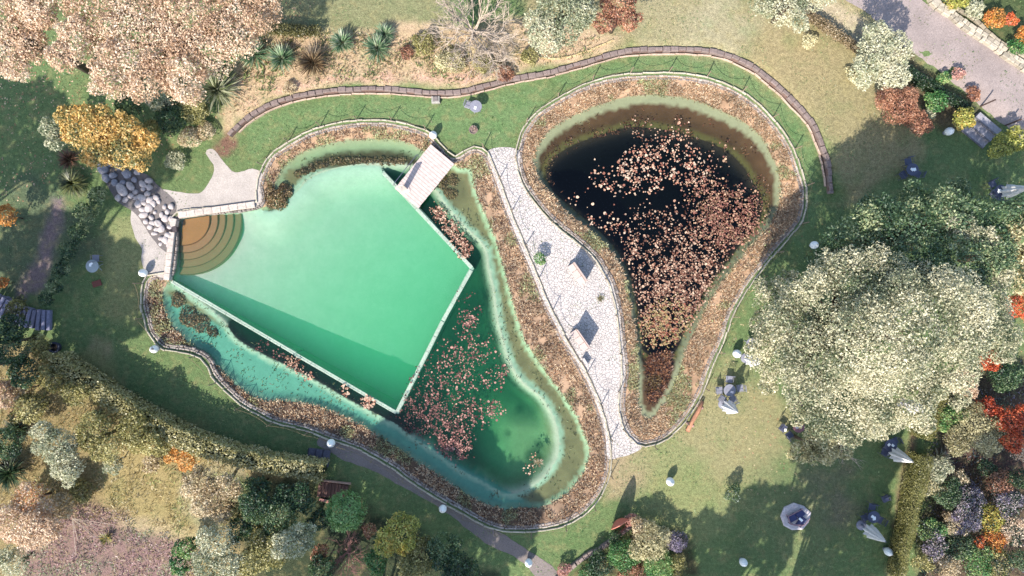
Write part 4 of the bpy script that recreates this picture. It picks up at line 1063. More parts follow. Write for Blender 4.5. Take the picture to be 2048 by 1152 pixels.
P_YG = [(90,96,40),(160,164,76),(206,202,110),(222,190,96)]
P_PINK = [(150,110,112),(206,150,140),(226,176,160),(180,150,110)]

def limbs(m, rs, base, top, tips, r0, c=(1, 1, 1)):
    base = Vector(base); top = Vector(top)
    m.tube([base, base.lerp(top, .5) + Vector((rs.uniform(-.08, .08), rs.uniform(-.08, .08), 0)), top], [r0, r0 * .75, r0 * .6], 8, c)
    for tp in tips:
        tp = Vector(tp); s = base.lerp(top, rs.uniform(.55, 1.0)); mid = s.lerp(tp, .5) + Vector((rs.uniform(-.2, .2), rs.uniform(-.2, .2), .15)) * min(1, (tp - s).length * .4)
        m.tube([s, mid, tp], [r0 * .42, r0 * .25, r0 * .07], 5, c)
seed_ = [100]
def tree(circles, h, pal, label, name="tree", cat="tree", leaf=.17, cover=1.5, trunk=None, zbase=None, group=None, sub=6, bark=None, squash=.75, core=.3, cap=60000, dome=.35, crown="crown", tone=.22, out=.6, shrink=.92):
    "circles: (px, py, r_px) of the crown as the photo shows it; h: crown top"
    seed_[0] += 1; rs = np.random.RandomState(seed_[0]); r_ = random.Random(seed_[0])
    A = np.array([c[:3] for c in circles], float); wt = A[:, 2] ** 2
    zt = h * .72
    bx, by = W((A[:, 0] * wt).sum() / wt.sum(), (A[:, 1] * wt).sum() / wt.sum(), zt) if trunk is None else trunk
    bz = gz(bx, by); ext = max(1e-3, max(np.hypot(*(np.array(W(c[0], c[1], zt)) - (bx, by))) for c in circles) + 1e-3)
    lobes = []
    for c in circles:
        zc = (c[3] if len(c) > 3 else h); R_ = c[2] * S * shrink
        x0, y0 = W(c[0], c[1], zc * .8); dd = math.hypot(x0 - bx, y0 - by) / ext
        rz = min(R_ * squash, zc * .48); zz = zc - rz - dome * dd * rz * (.6 if len(circles) > 1 else 0)
        lobes.append((x0 - bx, y0 - by, zz, R_ * .82, R_ * .82, rz))
        for k in range(sub):
            a = r_.uniform(0, 6.28); q = r_.uniform(.45, .85) * R_; rr = R_ * r_.uniform(.28, .5)
            u = r_.uniform(-.15, .8)
            lobes.append((x0 - bx + q * math.cos(a), y0 - by + q * math.sin(a), zz + rz * u * (1 - (q / R_) ** 2 * .6), rr, rr, rr * r_.uniform(.6, .9)))
    t = thing(name, label, cat, (bx, by, bz), 0, group)
    V, C = leaf_arrays(rs, lobes, leaf, pal, cover, core=core, cap=cap, tone=tone, out=out)
    V[..., 2] = np.maximum(V[..., 2], .02)
    leaf_obj(crown, V, C, t)
    m = MB(); zlow = max(.12, min(l[2] for l in lobes) * .9)
    tips = [(l[0], l[1], l[2]) for l in lobes[:1 + 3 * len(circles)]]
    limbs(m, r_, (0, 0, -.1), (0, 0, zlow), tips, max(.03, min(.28, ext * .05 + h * .022)))
    m.build("trunk" if h > 2.2 else "stems", bark or M_BARK, t, True)
    return t
def shrub(px, py, r, h, pal, label, **k):
    k.setdefault("name", "shrub"); k.setdefault("cat", "shrub"); k.setdefault("leaf", .12); k.setdefault("crown", "leaves")
    return tree([(px, py, r)], h, pal, label, **k)

def blades(rs, X, Y, Z, length, width, pal, lean=.6, radial=None, droop=.3):
    "narrow two-segment blades; arrays of base points"
    n = len(X); a = rs.uniform(0, 2 * math.pi, n) if radial is None else radial
    L = length * rs.uniform(.6, 1.25, n); ln = np.clip(rs.normal(lean, .25, n), .05, 1.5)
    dx, dy = np.cos(a), np.sin(a); w = width * rs.uniform(.7, 1.3, n) * .5
    px, py = -dy * w, dx * w
    mx = X + dx * L * .5 * np.sin(ln); my = Y + dy * L * .5 * np.sin(ln); mz = Z + L * .5 * np.cos(ln)
    l2 = ln + droop
    ex = mx + dx * L * .5 * np.sin(l2); ey = my + dy * L * .5 * np.sin(l2); ez = np.maximum(mz + L * .5 * np.cos(l2), Z + .02)
    V = np.stack([np.stack([X + px, Y + py, Z], 1), np.stack([mx + px, my + py, mz], 1), np.stack([ex, ey, ez], 1), np.stack([mx - px, my - py, mz], 1)], 1)
    pl = np.array([alb(c, 1.25) for c in pal]); C = pl[rs.randint(0, len(pl), n)] * rs.uniform(.75, 1.2, (n, 1))
    return V, C
def spiky(px, py, r, h, n, width, pal, label, name="spiky_plant", cat="spiky plant", lean=(.15, 1.25), droop=.35, group=None, part="leaves", base=.12):
    seed_[0] += 1; rs = np.random.RandomState(seed_[0]); x, y = W(px, py, h * .5); z = gz(x, y)
    t = thing(name, label, cat, (x, y, z), 0, group); R_ = r * S
    a = rs.uniform(0, 2 * math.pi, n); q = base * np.sqrt(rs.uniform(0, 1, n))
    V, C = blades(rs, q * np.cos(a), q * np.sin(a), np.full(n, max(.02, h * .25)) * rs.uniform(.2, 1, n), max(R_ * 1.1, h * .7), width, pal, .8, a, droop)
    ln = rs.uniform(lean[0], lean[1], n); V, C = blades_l(rs, q, a, ln, R_ * 1.08, width, pal, droop, h)
    leaf_obj(part, V, C, t)
    m = MB(); m.lathe([(base * 1.1, -.05), (base, max(.08, h * .22)), (base * .4, max(.1, h * .25))], 9, (0, 0), A3(120, 110, 80)); m.build("stem", M_ATTR, t)
    return t
def blades_l(rs, q, a, ln, Lm, width, pal, droop, h):
    n = len(a); L = Lm * rs.uniform(.75, 1.1, n); X = q * np.cos(a); Y = q * np.sin(a); Z = np.full(n, .05) + rs.uniform(0, h * .25, n)
    dx, dy = np.cos(a), np.sin(a); w = width * rs.uniform(.7, 1.3, n) * .5; px, py = -dy * w, dx * w
    mx = X + dx * L * .5 * np.sin(ln); my = Y + dy * L * .5 * np.sin(ln); mz = Z + L * .5 * np.cos(ln); l2 = ln + droop
    ex = mx + dx * L * .5 * np.sin(l2); ey = my + dy * L * .5 * np.sin(l2); ez = np.maximum(mz + L * .5 * np.cos(l2), .03)
    V = np.stack([np.stack([X + px, Y + py, Z], 1), np.stack([mx + px, my + py, mz], 1), np.stack([ex, ey, ez], 1), np.stack([mx - px, my - py, mz], 1)], 1)
    pl = np.array([alb(c) for c in pal]); C = pl[rs.randint(0, len(pl), n)] * rs.uniform(.75, 1.2, (n, 1))
    return V, C
def bare(px, py, r, h, label, mat, name="bare_tree", cat="bare tree", n0=9, depth=3, thick=.06, zf=.6):
    seed_[0] += 1; r_ = random.Random(seed_[0]); x, y = W(px, py, h * zf); z = gz(x, y)
    t = thing(name, label, cat, (x, y, z)); m = MB(); R_ = r * S
    m.tube([(0, 0, -.1), (.03, .02, h * .3)], [thick * 1.5, thick], 7)
    def grow(p, d, L, rd, lv):
        pts = [p]; q = p.copy(); dd = d.copy()
        for k in range(4):
            dd = (dd + Vector((r_.uniform(-.35, .35), r_.uniform(-.35, .35), r_.uniform(-.18, .2)))).normalized(); q = q + dd * L / 4; q.z = max(q.z, .1); pts.append(q.copy())
        m.tube(pts, [rd, rd * .8, rd * .65, rd * .5, rd * .3], 4)
        if lv > 0:
            for k in range(r_.choice((3, 4))):
                s = pts[r_.choice((1, 2, 3, 4))]; a = r_.uniform(-.9, .9)
                nd_ = (Matrix.Rotation(a, 3, 'Z') @ dd + Vector((0, 0, r_.uniform(-.1, .3)))).normalized()
                grow(s, nd_, L * r_.uniform(.5, .75), rd * .6, lv - 1)
    for k in range(n0):
        a = 2 * math.pi * k / n0 + r_.uniform(-.3, .3); e = r_.uniform(.15, .8)
        grow(Vector((0, 0, h * r_.uniform(.12, .3))), Vector((math.cos(a) * math.cos(e), math.sin(a) * math.cos(e), math.sin(e))), R_ * .62, thick * .6, depth - 1)
    m.build("branches", mat, t); return t

def hedge(pts, w, h, pal, label, leaf=.15, cover=1.9, n_extra=0, round_=.5, wend=None):
    seed_[0] += 1; rs = np.random.RandomState(seed_[0]); P = smooth_curve(WA(pts, h * .8), False, .1); L = len(P) * .1
    T = np.gradient(P, axis=0); T /= np.linalg.norm(T, axis=1, keepdims=True); N_ = np.c_[-T[:, 1], T[:, 0]]
    n = int(cover * L * (w + 2 * h * .8) / (leaf * leaf * .3)); i = rs.randint(0, len(P), n); u = rs.uniform(-1, 1, n) * (w / 2 + h * .85)
    ww = w / 2 * (1 if wend is None else (1 + (wend / w - 1) * i / len(P))) * (1 + .22 * (fbm(i / 9., np.sign(u) * 3 + 9., 4, 2) - .5) * 2)
    top = np.abs(u) < w / 2; hh = h * (1 + .12 * (fbm(i / 14., u, 6, 2) - .5) * 2)
    off = np.where(top, u / (w / 2) * ww, np.sign(u) * ww); z = np.where(top, hh - round_ * .25 * (np.abs(u) / (w / 2)) ** 3, hh - (np.abs(u) - w / 2))
    jit = rs.normal(0, .05, (n, 3)); xy = P[i] + N_[i] * off[:, None]
    Pt = np.c_[xy, z] + jit + np.c_[np.zeros((n, 2)), np.zeros(n)]
    nm = np.where(top[:, None], np.array([0, 0, 1.]), np.c_[N_[i] * np.sign(u)[:, None], np.full(n, .25)]) * .7 + rs.normal(size=(n, 3)) * .55
    nm /= np.linalg.norm(nm, axis=1, keepdims=True); t_ = np.cross(nm, rs.normal(size=(n, 3))); t_ /= np.linalg.norm(t_, axis=1, keepdims=True); b_ = np.cross(nm, t_)
    s = leaf * rs.uniform(.6, 1.3, n)[:, None]
    o = P[len(P) // 2]; g = gz(*o); Pt[:, :2] -= o; Pt[:, 2] = np.maximum(Pt[:, 2], .02)
    V = np.stack([Pt + t_ * s * .5, Pt + b_ * s * .3, Pt - t_ * s * .5, Pt - b_ * s * .3], 1)
    pl = np.array([alb(c) for c in pal]); uu = np.clip(fbm(Pt[:, 0] * .8, Pt[:, 1] * .8, 8, 3) * .6 + rs.uniform(0, 1, n) * .5 - .05, 0, .999)
    C = pl[(uu * len(pl)).astype(int)] * rs.uniform(.8, 1.2, (n, 1))
    t = thing("hedge", label, "hedge", (o[0], o[1], g)); leaf_obj("leaves", V, C, t)
    m = MB(); Q = P[::6] - o; strip_wall(m, Q, w * .62 if wend is None else min(w, wend) * .6, -.05, h * .82, alb((60, 66, 40))); m.build("twig_core", M_BANK, t)

def scatter(poly, dens, seed, hole=None):
    rs = np.random.RandomState(seed); P = ccw(WA(poly)) if not isinstance(poly, np.ndarray) else poly
    a, b = P.min(0), P.max(0); n = int((b - a).prod() * dens); X = rs.uniform(a, b, (n, 2)); X = X[inside(P, X)]
    if hole is not None: X = X[~inside(hole, X)]
    return rs, X
def ground_stuff(name, poly, dens, length, width, pal, seed, lean=.7, hole=None, clump=2.0, thr=.35, base=None, nozero=False):
    rs, X = scatter(poly, dens, seed, hole); f = fbm(X[:, 0] * clump, X[:, 1] * clump, seed, 3); X = X[f > thr]
    if base is None: z = gzv(X)
    else: z = base(X)
    V, C = blades(rs, X[:, 0], X[:, 1], z, length, width, pal, lean)
    pt = fbm(X[:, 0] * .9, X[:, 1] * .9, seed + 50, 3); C = C * (.5 + 1.0 * pt)[:, None] * np.where(pt > .62, 1, 1)[:, None]
    gr = (fbm(X[:, 0] * .7 + 30, X[:, 1] * .7, seed + 70, 3) > .60); C = np.where(gr[:, None], C * np.array((.72, 1.0, .78)), C)
    o = leaf_obj(name, V, C); tag(o, kind="stuff"); return o

# ------------------------------------------------------------------ reeds and ground cover
def bank_z(loop, c2):
    def f(X):
        d0 = pdist(loop, X); d2 = pdist(c2, X); i2 = inside(c2, X)
        return np.where(~i2, -.02 - .25 * (d0 / np.maximum(d0 + d2, 1e-6)) ** 1.3, -.35)
    return f
K_B = [(250,220,180),(236,196,156),(206,162,122),(140,108,80),(250,230,196),(176,150,114)]
K_D = [(120,84,66),(90,62,50),(150,104,78),(196,140,104),(70,52,44)]
ground_stuff("bank_grass", offset(R0, .42), 520, .22, .032, K_B, 21, .8, offset(R2, .02), 2.2, .34, bank_z(RH, R2))
ground_stuff("bank_reeds", offset(L0, .42), 460, .22, .032, K_B[:5] + K_D[:2], 22, .8, offset(L2, .02), 2.2, .36, bank_z(LH, L2))
def shelf_z(c2, c3, kind):
    def f(X):
        d2 = pdist(c2, X); d3 = pdist(c3, X); t = d2 / np.maximum(d2 + d3, 1e-6); i3 = inside(c3, X)
        if kind == 'L': z = -.27 - .34 * sstep(t / .25) * .65 + .08 * sstep((t - .8) / .2)
        else: z = -.27 - .06 * sstep(t / .15) - .35 * sstep((t - .15) / .5)
        return np.where(i3, -.6, z)
    return f
ground_stuff("pond_weed", offset(R2, .5), 60, .2, .05, [(150,96,70),(176,120,90),(206,150,110),(110,70,54)], 23, .9, offset(R3, .2), 1.2, .5, shelf_z(R2, R3, 'R'))
ground_stuff("shelf_weed", offset(L2, .35), 22, .2, .045, [(120,116,76),(150,140,96),(196,190,140),(96,86,60)], 24, .9, offset(L3, .3), 1.2, .5, shelf_z(L2, L3, 'L'))
ground_stuff("lily_pond_reeds", [(1298,712),(1346,704),(1342,756),(1324,796),(1306,812),(1297,796),(1295,745)], 520, .34, .05, [(176,120,84),(206,150,108),(130,84,60),(100,60,46)], 25, .7, None, 2, .2, lambda X: np.full(len(X), -.42))
ground_stuff("dry_grass", [(470,240),(480,120),(620,70),(860,75),(1050,60),(1200,80),(1180,118),(1030,150),(930,176),(800,170),(650,176),(560,196)], 42, .22, .045, [(226,190,150),(196,160,120),(150,120,86),(236,208,170),(130,130,84)], 26, .8, None, .9, .44)
ground_stuff("low_herbs", [(490,200),(500,80),(640,66),(860,75),(1050,70),(1200,80),(1180,110),(1030,140),(930,166),(800,160),(650,166),(560,186)], 60, .30, .06, [(150,150,96),(196,186,130),(120,130,84),(226,206,160)], 41, .6, None, 1.1, .56)
ground_stuff("meadow_grass", [(-20,700),(110,730),(330,870),(470,930),(520,1000),(440,1090),(270,1040),(60,1030),(-20,1030)], 60, .3, .04, [(186,166,110),(206,186,130),(150,140,86),(170,140,84),(222,206,160)], 27, .7, None, .9, .4)
ground_stuff("bed_litter", [(60,1040),(180,1005),(290,1045),(400,1090),(400,1200),(40,1200)], 110, .18, .05, [(206,170,166),(176,136,136),(226,196,180),(120,90,92),(196,176,130)], 28, 1.1, None, 1.4, .38)
ground_stuff("garden_litter", [(1860,800),(2100,700),(2100,1200),(1820,1200),(1840,1000)], 46, .2, .06, [(110,110,80),(150,130,110),(90,84,60),(150,140,160)], 29, 1.0, None, 1.4, .45)
ground_stuff("lawn_tufts", [(-40,-40),(2100,-40),(2100,1200),(-40,1200)], 17, .13, .035, [(150,164,108),(120,148,92),(176,176,124),(104,136,84)], 30, .9, None, .5, .47, lambda X: np.where(inside(L0, X) | inside(R0, X), -3.5, gzv(X)))

ground_stuff("fallen_leaves", [(-20,-20),(640,-20),(600,90),(480,220),(300,330),(-20,420)], 9, .12, .09, [(226,190,150),(200,150,110),(240,206,170)], 31, 1.4, None, .6, .4)
ground_stuff("scattered_leaves", [(1480,480),(2050,330),(2050,900),(1500,1000),(1400,700)], 5, .12, .09, [(226,206,160),(200,180,130),(190,150,110)], 32, 1.4, L0, .6, .4)
# underwater plant mounds in the pond (leafy, brown)
def mound(name, pts, label, pal, cat="water plant"):
    seed_[0] += 1; rs = np.random.RandomState(seed_[0]); x0, y0 = W(pts[0][0], pts[0][1])
    lobes = []
    for (px, py, r, z, hgt) in pts:
        x, y = W(px, py); lobes.append((x - x0, y - y0, z, r * S, r * S, hgt))
        for k in range(3): a = rs.uniform(0, 6.3); lobes.append((x - x0 + r * S * .6 * math.cos(a), y - y0 + r * S * .6 * math.sin(a), z, r * S * .5, r * S * .5, hgt * 1.1))
    V, C = leaf_arrays(rs, lobes, .11, pal, 1.6); t = thing(name, label, cat, (x0, y0, 0)); leaf_obj("leaves", V, C, t)
P_MUD = [(96,78,54),(140,116,82),(176,148,108),(120,110,70)]
mound("water_plant", [(548,398,22,-.35,.25),(534,386,16,-.25,.25),(566,380,16,-.4,.2),(560,404,12,-.35,.2)], "rounded brown plant mound in the water beside the top coping", P_MUD)
mound("water_plant", [(350,600,16,-.55,.22),(372,632,22,-.55,.25),(396,650,20,-.55,.22),(420,664,12,-.55,.2)], "brown submerged plant bank in the pond's far left bay", P_MUD)
mound("water_plant", [(x, 327 + 34 * max(0, (690 - x) / 110.) ** 2 - 8, 9, -.5, .16) for x in range(592, 816, 14)], "row of brown submerged tufts along the pool's top shelf", P_MUD)
mound("water_plant", [(880,362,16,-.5,.16),(905,358,12,-.5,.16),(900,385,14,-.5,.14)], "brown-green submerged clump right of the wooden deck", P_MUD)

# ------------------------------------------------------------------ hedges
hedge([(108,722),(160,758),(230,800),(300,842),(370,878),(440,903),(520,925),(600,938),(645,945)], .9, 1.9, [(150,146,90),(206,196,130),(236,226,166),(246,236,184)], "long yellow-green clipped hedge running diagonally at lower left", .14)
hedge([(1877,786),(1868,815),(1856,850),(1848,876)], .8, 1.5, [(140,140,74),(180,174,100),(208,200,130)], "upper piece of clipped olive hedge above the gap", .07, 1.2)
hedge([(1846,912),(1838,960),(1828,1010),(1816,1060),(1806,1100),(1800,1160)], .75, 1.5, [(140,140,74),(180,174,100),(208,200,130)], "lower piece of clipped olive hedge narrowing downwards", .07, 1.2, wend=.4)
hedge([(1594,22),(1640,50),(1690,84),(1740,118)], .3, .7, P_BEIGE[:3], "low pale hedge line along the driveway's upper left edge", .09)
hedge([(1800,138),(1850,172),(1900,200),(1935,225)], .35, .8, P_DARK, "low dark hedge between rusty shrub and driveway", .09)
hedge([(520,58),(570,62),(640,64)], .4, .8, P_OLIVE[:3], "short low olive hedge above the blue-green clumps", .1)

# ------------------------------------------------------------------ trees
T = tree
T([(1660,610,80,8.5),(1725,580,80,9),(1600,640,70,7.5),(1560,700,62,6.5),(1640,720,85,9),(1750,680,95,10.5),(1860,640,95,10.5),(1975,575,60,8),(1850,585,66,8.4),(1700,800,75,8),(1800,770,75,8.5),(1890,730,60,8.5),(1620,790,50,6.5),(1905,462,28,7.6),(1945,478,24,7.4),(1800,488,20,7.2),(1690,505,22,6.5),(1512,640,20,4.5),(1528,765,20,5),(1592,828,22,5),(1690,868,22,5.5),(1838,846,20,6),(1905,795,22,6.5),(1575,565,24,5),(1990,700,26,7.5),(1500,700,18,4.5),(1550,600,48,5.5),(1970,650,55,8.5),(1760,840,40,6)], 10.5, [(104,116,88),(146,152,120),(196,192,160),(224,216,184),(232,224,194)], "huge cream-leaved tree filling the right side of the lawn", name="broad_tree", leaf=.125, cover=1.05, sub=14, cap=260000, core=.55, dome=1.0, out=.45, shrink=.9)
T([(1700,485,56,7),(1655,520,40,6),(1780,460,62,7.4),(1870,440,60,7.4),(1950,435,50,7),(1820,520,60,7.8),(1920,520,56,7.8),(1820,400,36,6),(2010,430,40,7),(1730,430,34,6),(1740,530,44,7.4),(1980,500,40,7.4),(1900,385,28,5.5)], 7.6, [(60,88,62),(84,112,78),(116,138,98),(176,184,140)], "shaded upper part of the huge cream tree, shade put into dark green leaves", name="broad_tree", leaf=.15, cover=1.15, sub=8, cap=120000, core=.5, out=.45)  # own green deepened; the crown's shaded side is put into this leaf palette
T([(2035,470,50,7),(2050,560,45,7)], 7, P_CREAM, "pale tree crown cut by the right frame edge", leaf=.19)
T([(1640,890,42,3.6),(1600,905,26,3)], 3.8, P_CREAM, "small pale tree just below the huge tree", leaf=.15)
bare(1700, 910, 42, 3.4, "small tree with bare pale twigs right below the huge tree", M_PALEBARK, n0=10, thick=.05)
T([(1685,893,26,3.2),(1660,872,20,3.4)], 3.4, P_CREAM, "thin pale leafy top mixed into the bare-twigged small tree", leaf=.14, cover=.9)
T([(215,40,75),(300,80,90),(390,60,85),(470,40,75),(280,140,60),(370,140,65),(430,110,60),(180,100,40),(520,34,52),(250,0,70),(400,0,80),(320,176,40),(395,178,40),(250,170,36),(110,40,40),(490,90,44),(545,10,36),(162,135,30)], 8.5, P_PEACH, "large peach-leaved autumn tree filling the upper left corner area", name="broad_tree", leaf=.125, cover=1.25, sub=8, cap=260000, core=.45, dome=.5, out=.45)
T([(35,40,62),(30,120,52),(80,90,42),(5,80,50),(70,150,28),(90,10,36),(105,50,36),(100,110,30)], 8.0, P_PEACH, "peach-leaved autumn tree cut by the upper left frame corner", name="broad_tree", leaf=.125, cover=1.3, core=.45)
T([(165,262,48),(215,262,40),(245,300,46),(200,310,32),(285,318,26),(150,235,28),(260,255,30),(305,285,22),(180,230,26)], 4.2, P_YEL, "golden-yellow small tree above the boulder cascade", leaf=.15, cover=1.5)
T([(108,262,22),(118,290,18)], 3.0, P_SILV, "pale grey-green sprig at the golden tree's left side", leaf=.13, name="shrub", cat="shrub")
T([(1120,40,62),(1085,70,34),(1150,15,44),(1120,-20,50)], 5.2, P_SILV, "silvery olive tree at the top centre of the frame", leaf=.13, cover=1.5)
T([(1235,18,38),(1205,55,22),(1255,50,24)], 3.8, P_RUST, "rusty orange-brown small tree right of the silvery tree", leaf=.13)
T([(1565,22,42),(1520,5,32),(1620,-5,40),(1590,55,20)], 3.6, P_SILV, "wispy silver-green tree at the top edge near the driveway", leaf=.12, cover=1.1)
T([(1745,110,44),(1785,105,34),(1725,145,34),(1775,150,36),(1750,80,30)], 4.0, P_SILV[1:] + [(226,222,196)], "silvery white-leaved tree beside the driveway", leaf=.13, cover=1.5)
T([(1800,215,42),(1770,195,26),(1835,245,26)], 1.8, P_RUST, "dark rusty shrub below the silvery driveway tree", name="shrub", cat="shrub", leaf=.1, crown="leaves")
shrub(1870, 205, 26, 1.3, P_GREEN, "bright green shrub right of the rusty shrub"); shrub(1850, 232, 14, 1.0, P_SILV, "small grey-leaved plant between rusty and green shrubs")
shrub(1922, 238, 25, 1.5, P_YG, "yellow-flecked green shrub above the left end of the grey steps"); 
T([(2006,290,30),(2034,280,28),(1984,305,18)], 1.8, P_YG[:3] + [(80,96,50)], "yellow-flecked olive shrub right of the wide grey steps", name="shrub", cat="shrub", leaf=.12, crown="leaves")
shrub(1880, 160, 16, .8, P_GREEN, "small green shrub at the driveway edge below silver tree"); shrub(1905, 152, 14, .8, P_PINK, "small pinkish shrub at the driveway edge")
shrub(1940, 190, 15, .8, P_RUST, "small reddish shrub midway along the driveway edge")
shrub(1978, 42, 24, 1.0, P_ORANGE + [(246,196,80)], "orange-yellow flowering bush at the top right"); shrub(2005, 48, 14, .9, P_RED, "small red-orange bush touching the orange-yellow one")
shrub(2036, 78, 20, 1.0, P_ORANGE, "orange flowering bush cut by the right edge near the top"); shrub(2020, 100, 18, .9, P_GREEN, "round green bush between orange flowers and stone row")
shrub(1935, 25, 20, .9, P_SILV, "pale bush left of the orange-yellow flowers"); shrub(1900, 8, 22, 1.0, P_YG, "yellow-green bush at the top edge by the driveway")
shrub(1614, 84, 17, .5, P_CREAM[1:], "low round pale cushion plant on the dry upper lawn")
shrub(1700, 150, 15, .5, P_CREAM, "low pale cushion plant left under the silvery driveway tree")
# garden at the right
shrub(2040, 612, 30, 2.6, P_RED, "red-orange bush at the right edge beside the huge tree"); shrub(1980, 722, 26, 2.2, P_RED, "red-orange bush tucked at the huge tree's lower right")
shrub(2010, 690, 34, 1.6, P_DARK, "dark bush between the two red-orange bushes"); shrub(2020, 752, 38, 1.9, P_DARK, "dark green bush below the red-orange bush at right")
shrub(1930, 768, 30, 2.4, P_PEACH, "peach-tinted bush at the huge tree's lower right corner")
T([(1950,852,44),(1925,880,34),(1975,880,34),(1990,850,24)], 2.6, P_CREAM[:3], "rounded pale grey-green bush right of the upper hedge piece", name="shrub", cat="shrub", leaf=.1, crown="leaves")
shrub(1905, 838, 30, 2.0, P_GREEN, "mixed green bush between hedge and rounded pale bush"); shrub(1975, 822, 26, 2.2, P_RED[:2], "deep red bush above the rounded pale bush")
T([(2020,845,34),(2026,880,26),(2045,830,24)], 2.8, P_RED, "vivid orange-red bush right of the rounded pale bush", name="shrub", cat="shrub", leaf=.12, crown="leaves")
shrub(2044, 905, 22, 1.6, P_PEACH, "peach bush below the vivid red bush at the frame edge")
garden = [(1880,935,24,1.6,P_SILV,"grey-green feathery bush right of the lower hedge's top"),(1868,975,20,1.3,P_CREAM,"cream-tipped bush right of the hedge middle"),(1900,985,28,1.5,P_DARK,"dark bush in the middle of the flower garden"),(1918,958,18,1.2,P_BEIGE,"small white-flowered plant near the garden's shady path"),
 (1945,1000,28,1.6,P_PURP,"purple-grey bush in the flower garden centre"),(1940,1040,30,1.7,P_PURP,"violet flowering bush, largest of the garden's purple ones"),(1915,1050,24,1.4,P_BEIGE,"beige-brown bush left of the violet one"),(1990,1035,26,1.5,P_YG,"yellow-green bush right of the violet bush"),
 (2020,1010,30,1.7,P_PURP,"purple bush near the right frame edge"),(2005,970,26,1.6,P_RUST,"rusty brown bush above the purple ones"),(2040,960,22,1.5,P_DARK,"dark bush at the right edge under the shady path"),(1865,1060,24,1.4,P_GREEN,"light green bush beside the lower hedge"),
 (1875,1095,26,1.4,P_PURP,"lilac-grey bush beside the hedge's narrow end"),(1920,1095,30,1.5,P_DARK,"dark green bush below the violet one"),(1958,1085,12,1.2,P_RED,"small coral-red flower clump in the garden"),(1995,1080,24,1.4,P_ORANGE,"orange-tinged bush in the lower garden"),
 (2035,1060,28,1.6,P_PEACH,"peach bush at the right edge of the lower garden"),(1960,1125,30,1.5,P_GREEN,"green bush at the bottom of the garden"),(2005,1130,28,1.5,P_OLIVE,"olive bush at the bottom right"),(1900,1135,26,1.4,P_BEIGE,"pale brown bush at the garden's bottom left"),(1850,1125,20,1.2,P_OLIVE,"small olive bush at the hedge foot"),(2040,1120,22,1.4,P_DARK,"dark bush in the bottom right corner"),
 (1975,940,18,1.2,P_DARK,"small dark bush under the rounded pale bush")]
for (px, py, r, h, p, l) in garden: shrub(px, py, r * 1.12, h, p + P_DARK[:2], l, leaf=.1, sub=10, core=.6, cover=1.2)
# bottom centre bed
for (px, py, r, h, p, l) in [(1302,1092,44,2.0,P_CREAM,"cream-green bush in the middle of the bottom bed"),(1250,1112,40,1.6,P_GREEN,"green bush left in the bottom bed"),(1205,1132,30,1.3,P_DARK,"dark green bush at the bed's lower left corner"),(1350,1085,24,1.4,P_PURP,"lilac-flowered bush at the bed's right end"),
 (1285,1062,26,1.4,P_BEIGE,"beige bush at the bed's top"),(1320,1132,38,1.6,P_GREEN,"green bush at the bed's bottom edge"),(1262,1150,30,1.4,P_RUST,"brownish bush at the very bottom of the bed"),(1232,1078,18,1.0,P_DARK,"small dark bush beside the red shell"),(1262,1040,14,.8,P_PINK,"small pink bush just above the bed"),(1128,1140,16,.8,P_PINK,"pink-flowered plant at the stone border's lower end"),(1350,1130,24,1.3,P_OLIVE,"olive bush at the bed's lower right"),(1175,1150,22,1.0,P_GREEN,"small bush inside the stone border's lower end")]:
    shrub(px, py, r, h, p, l, leaf=.1)
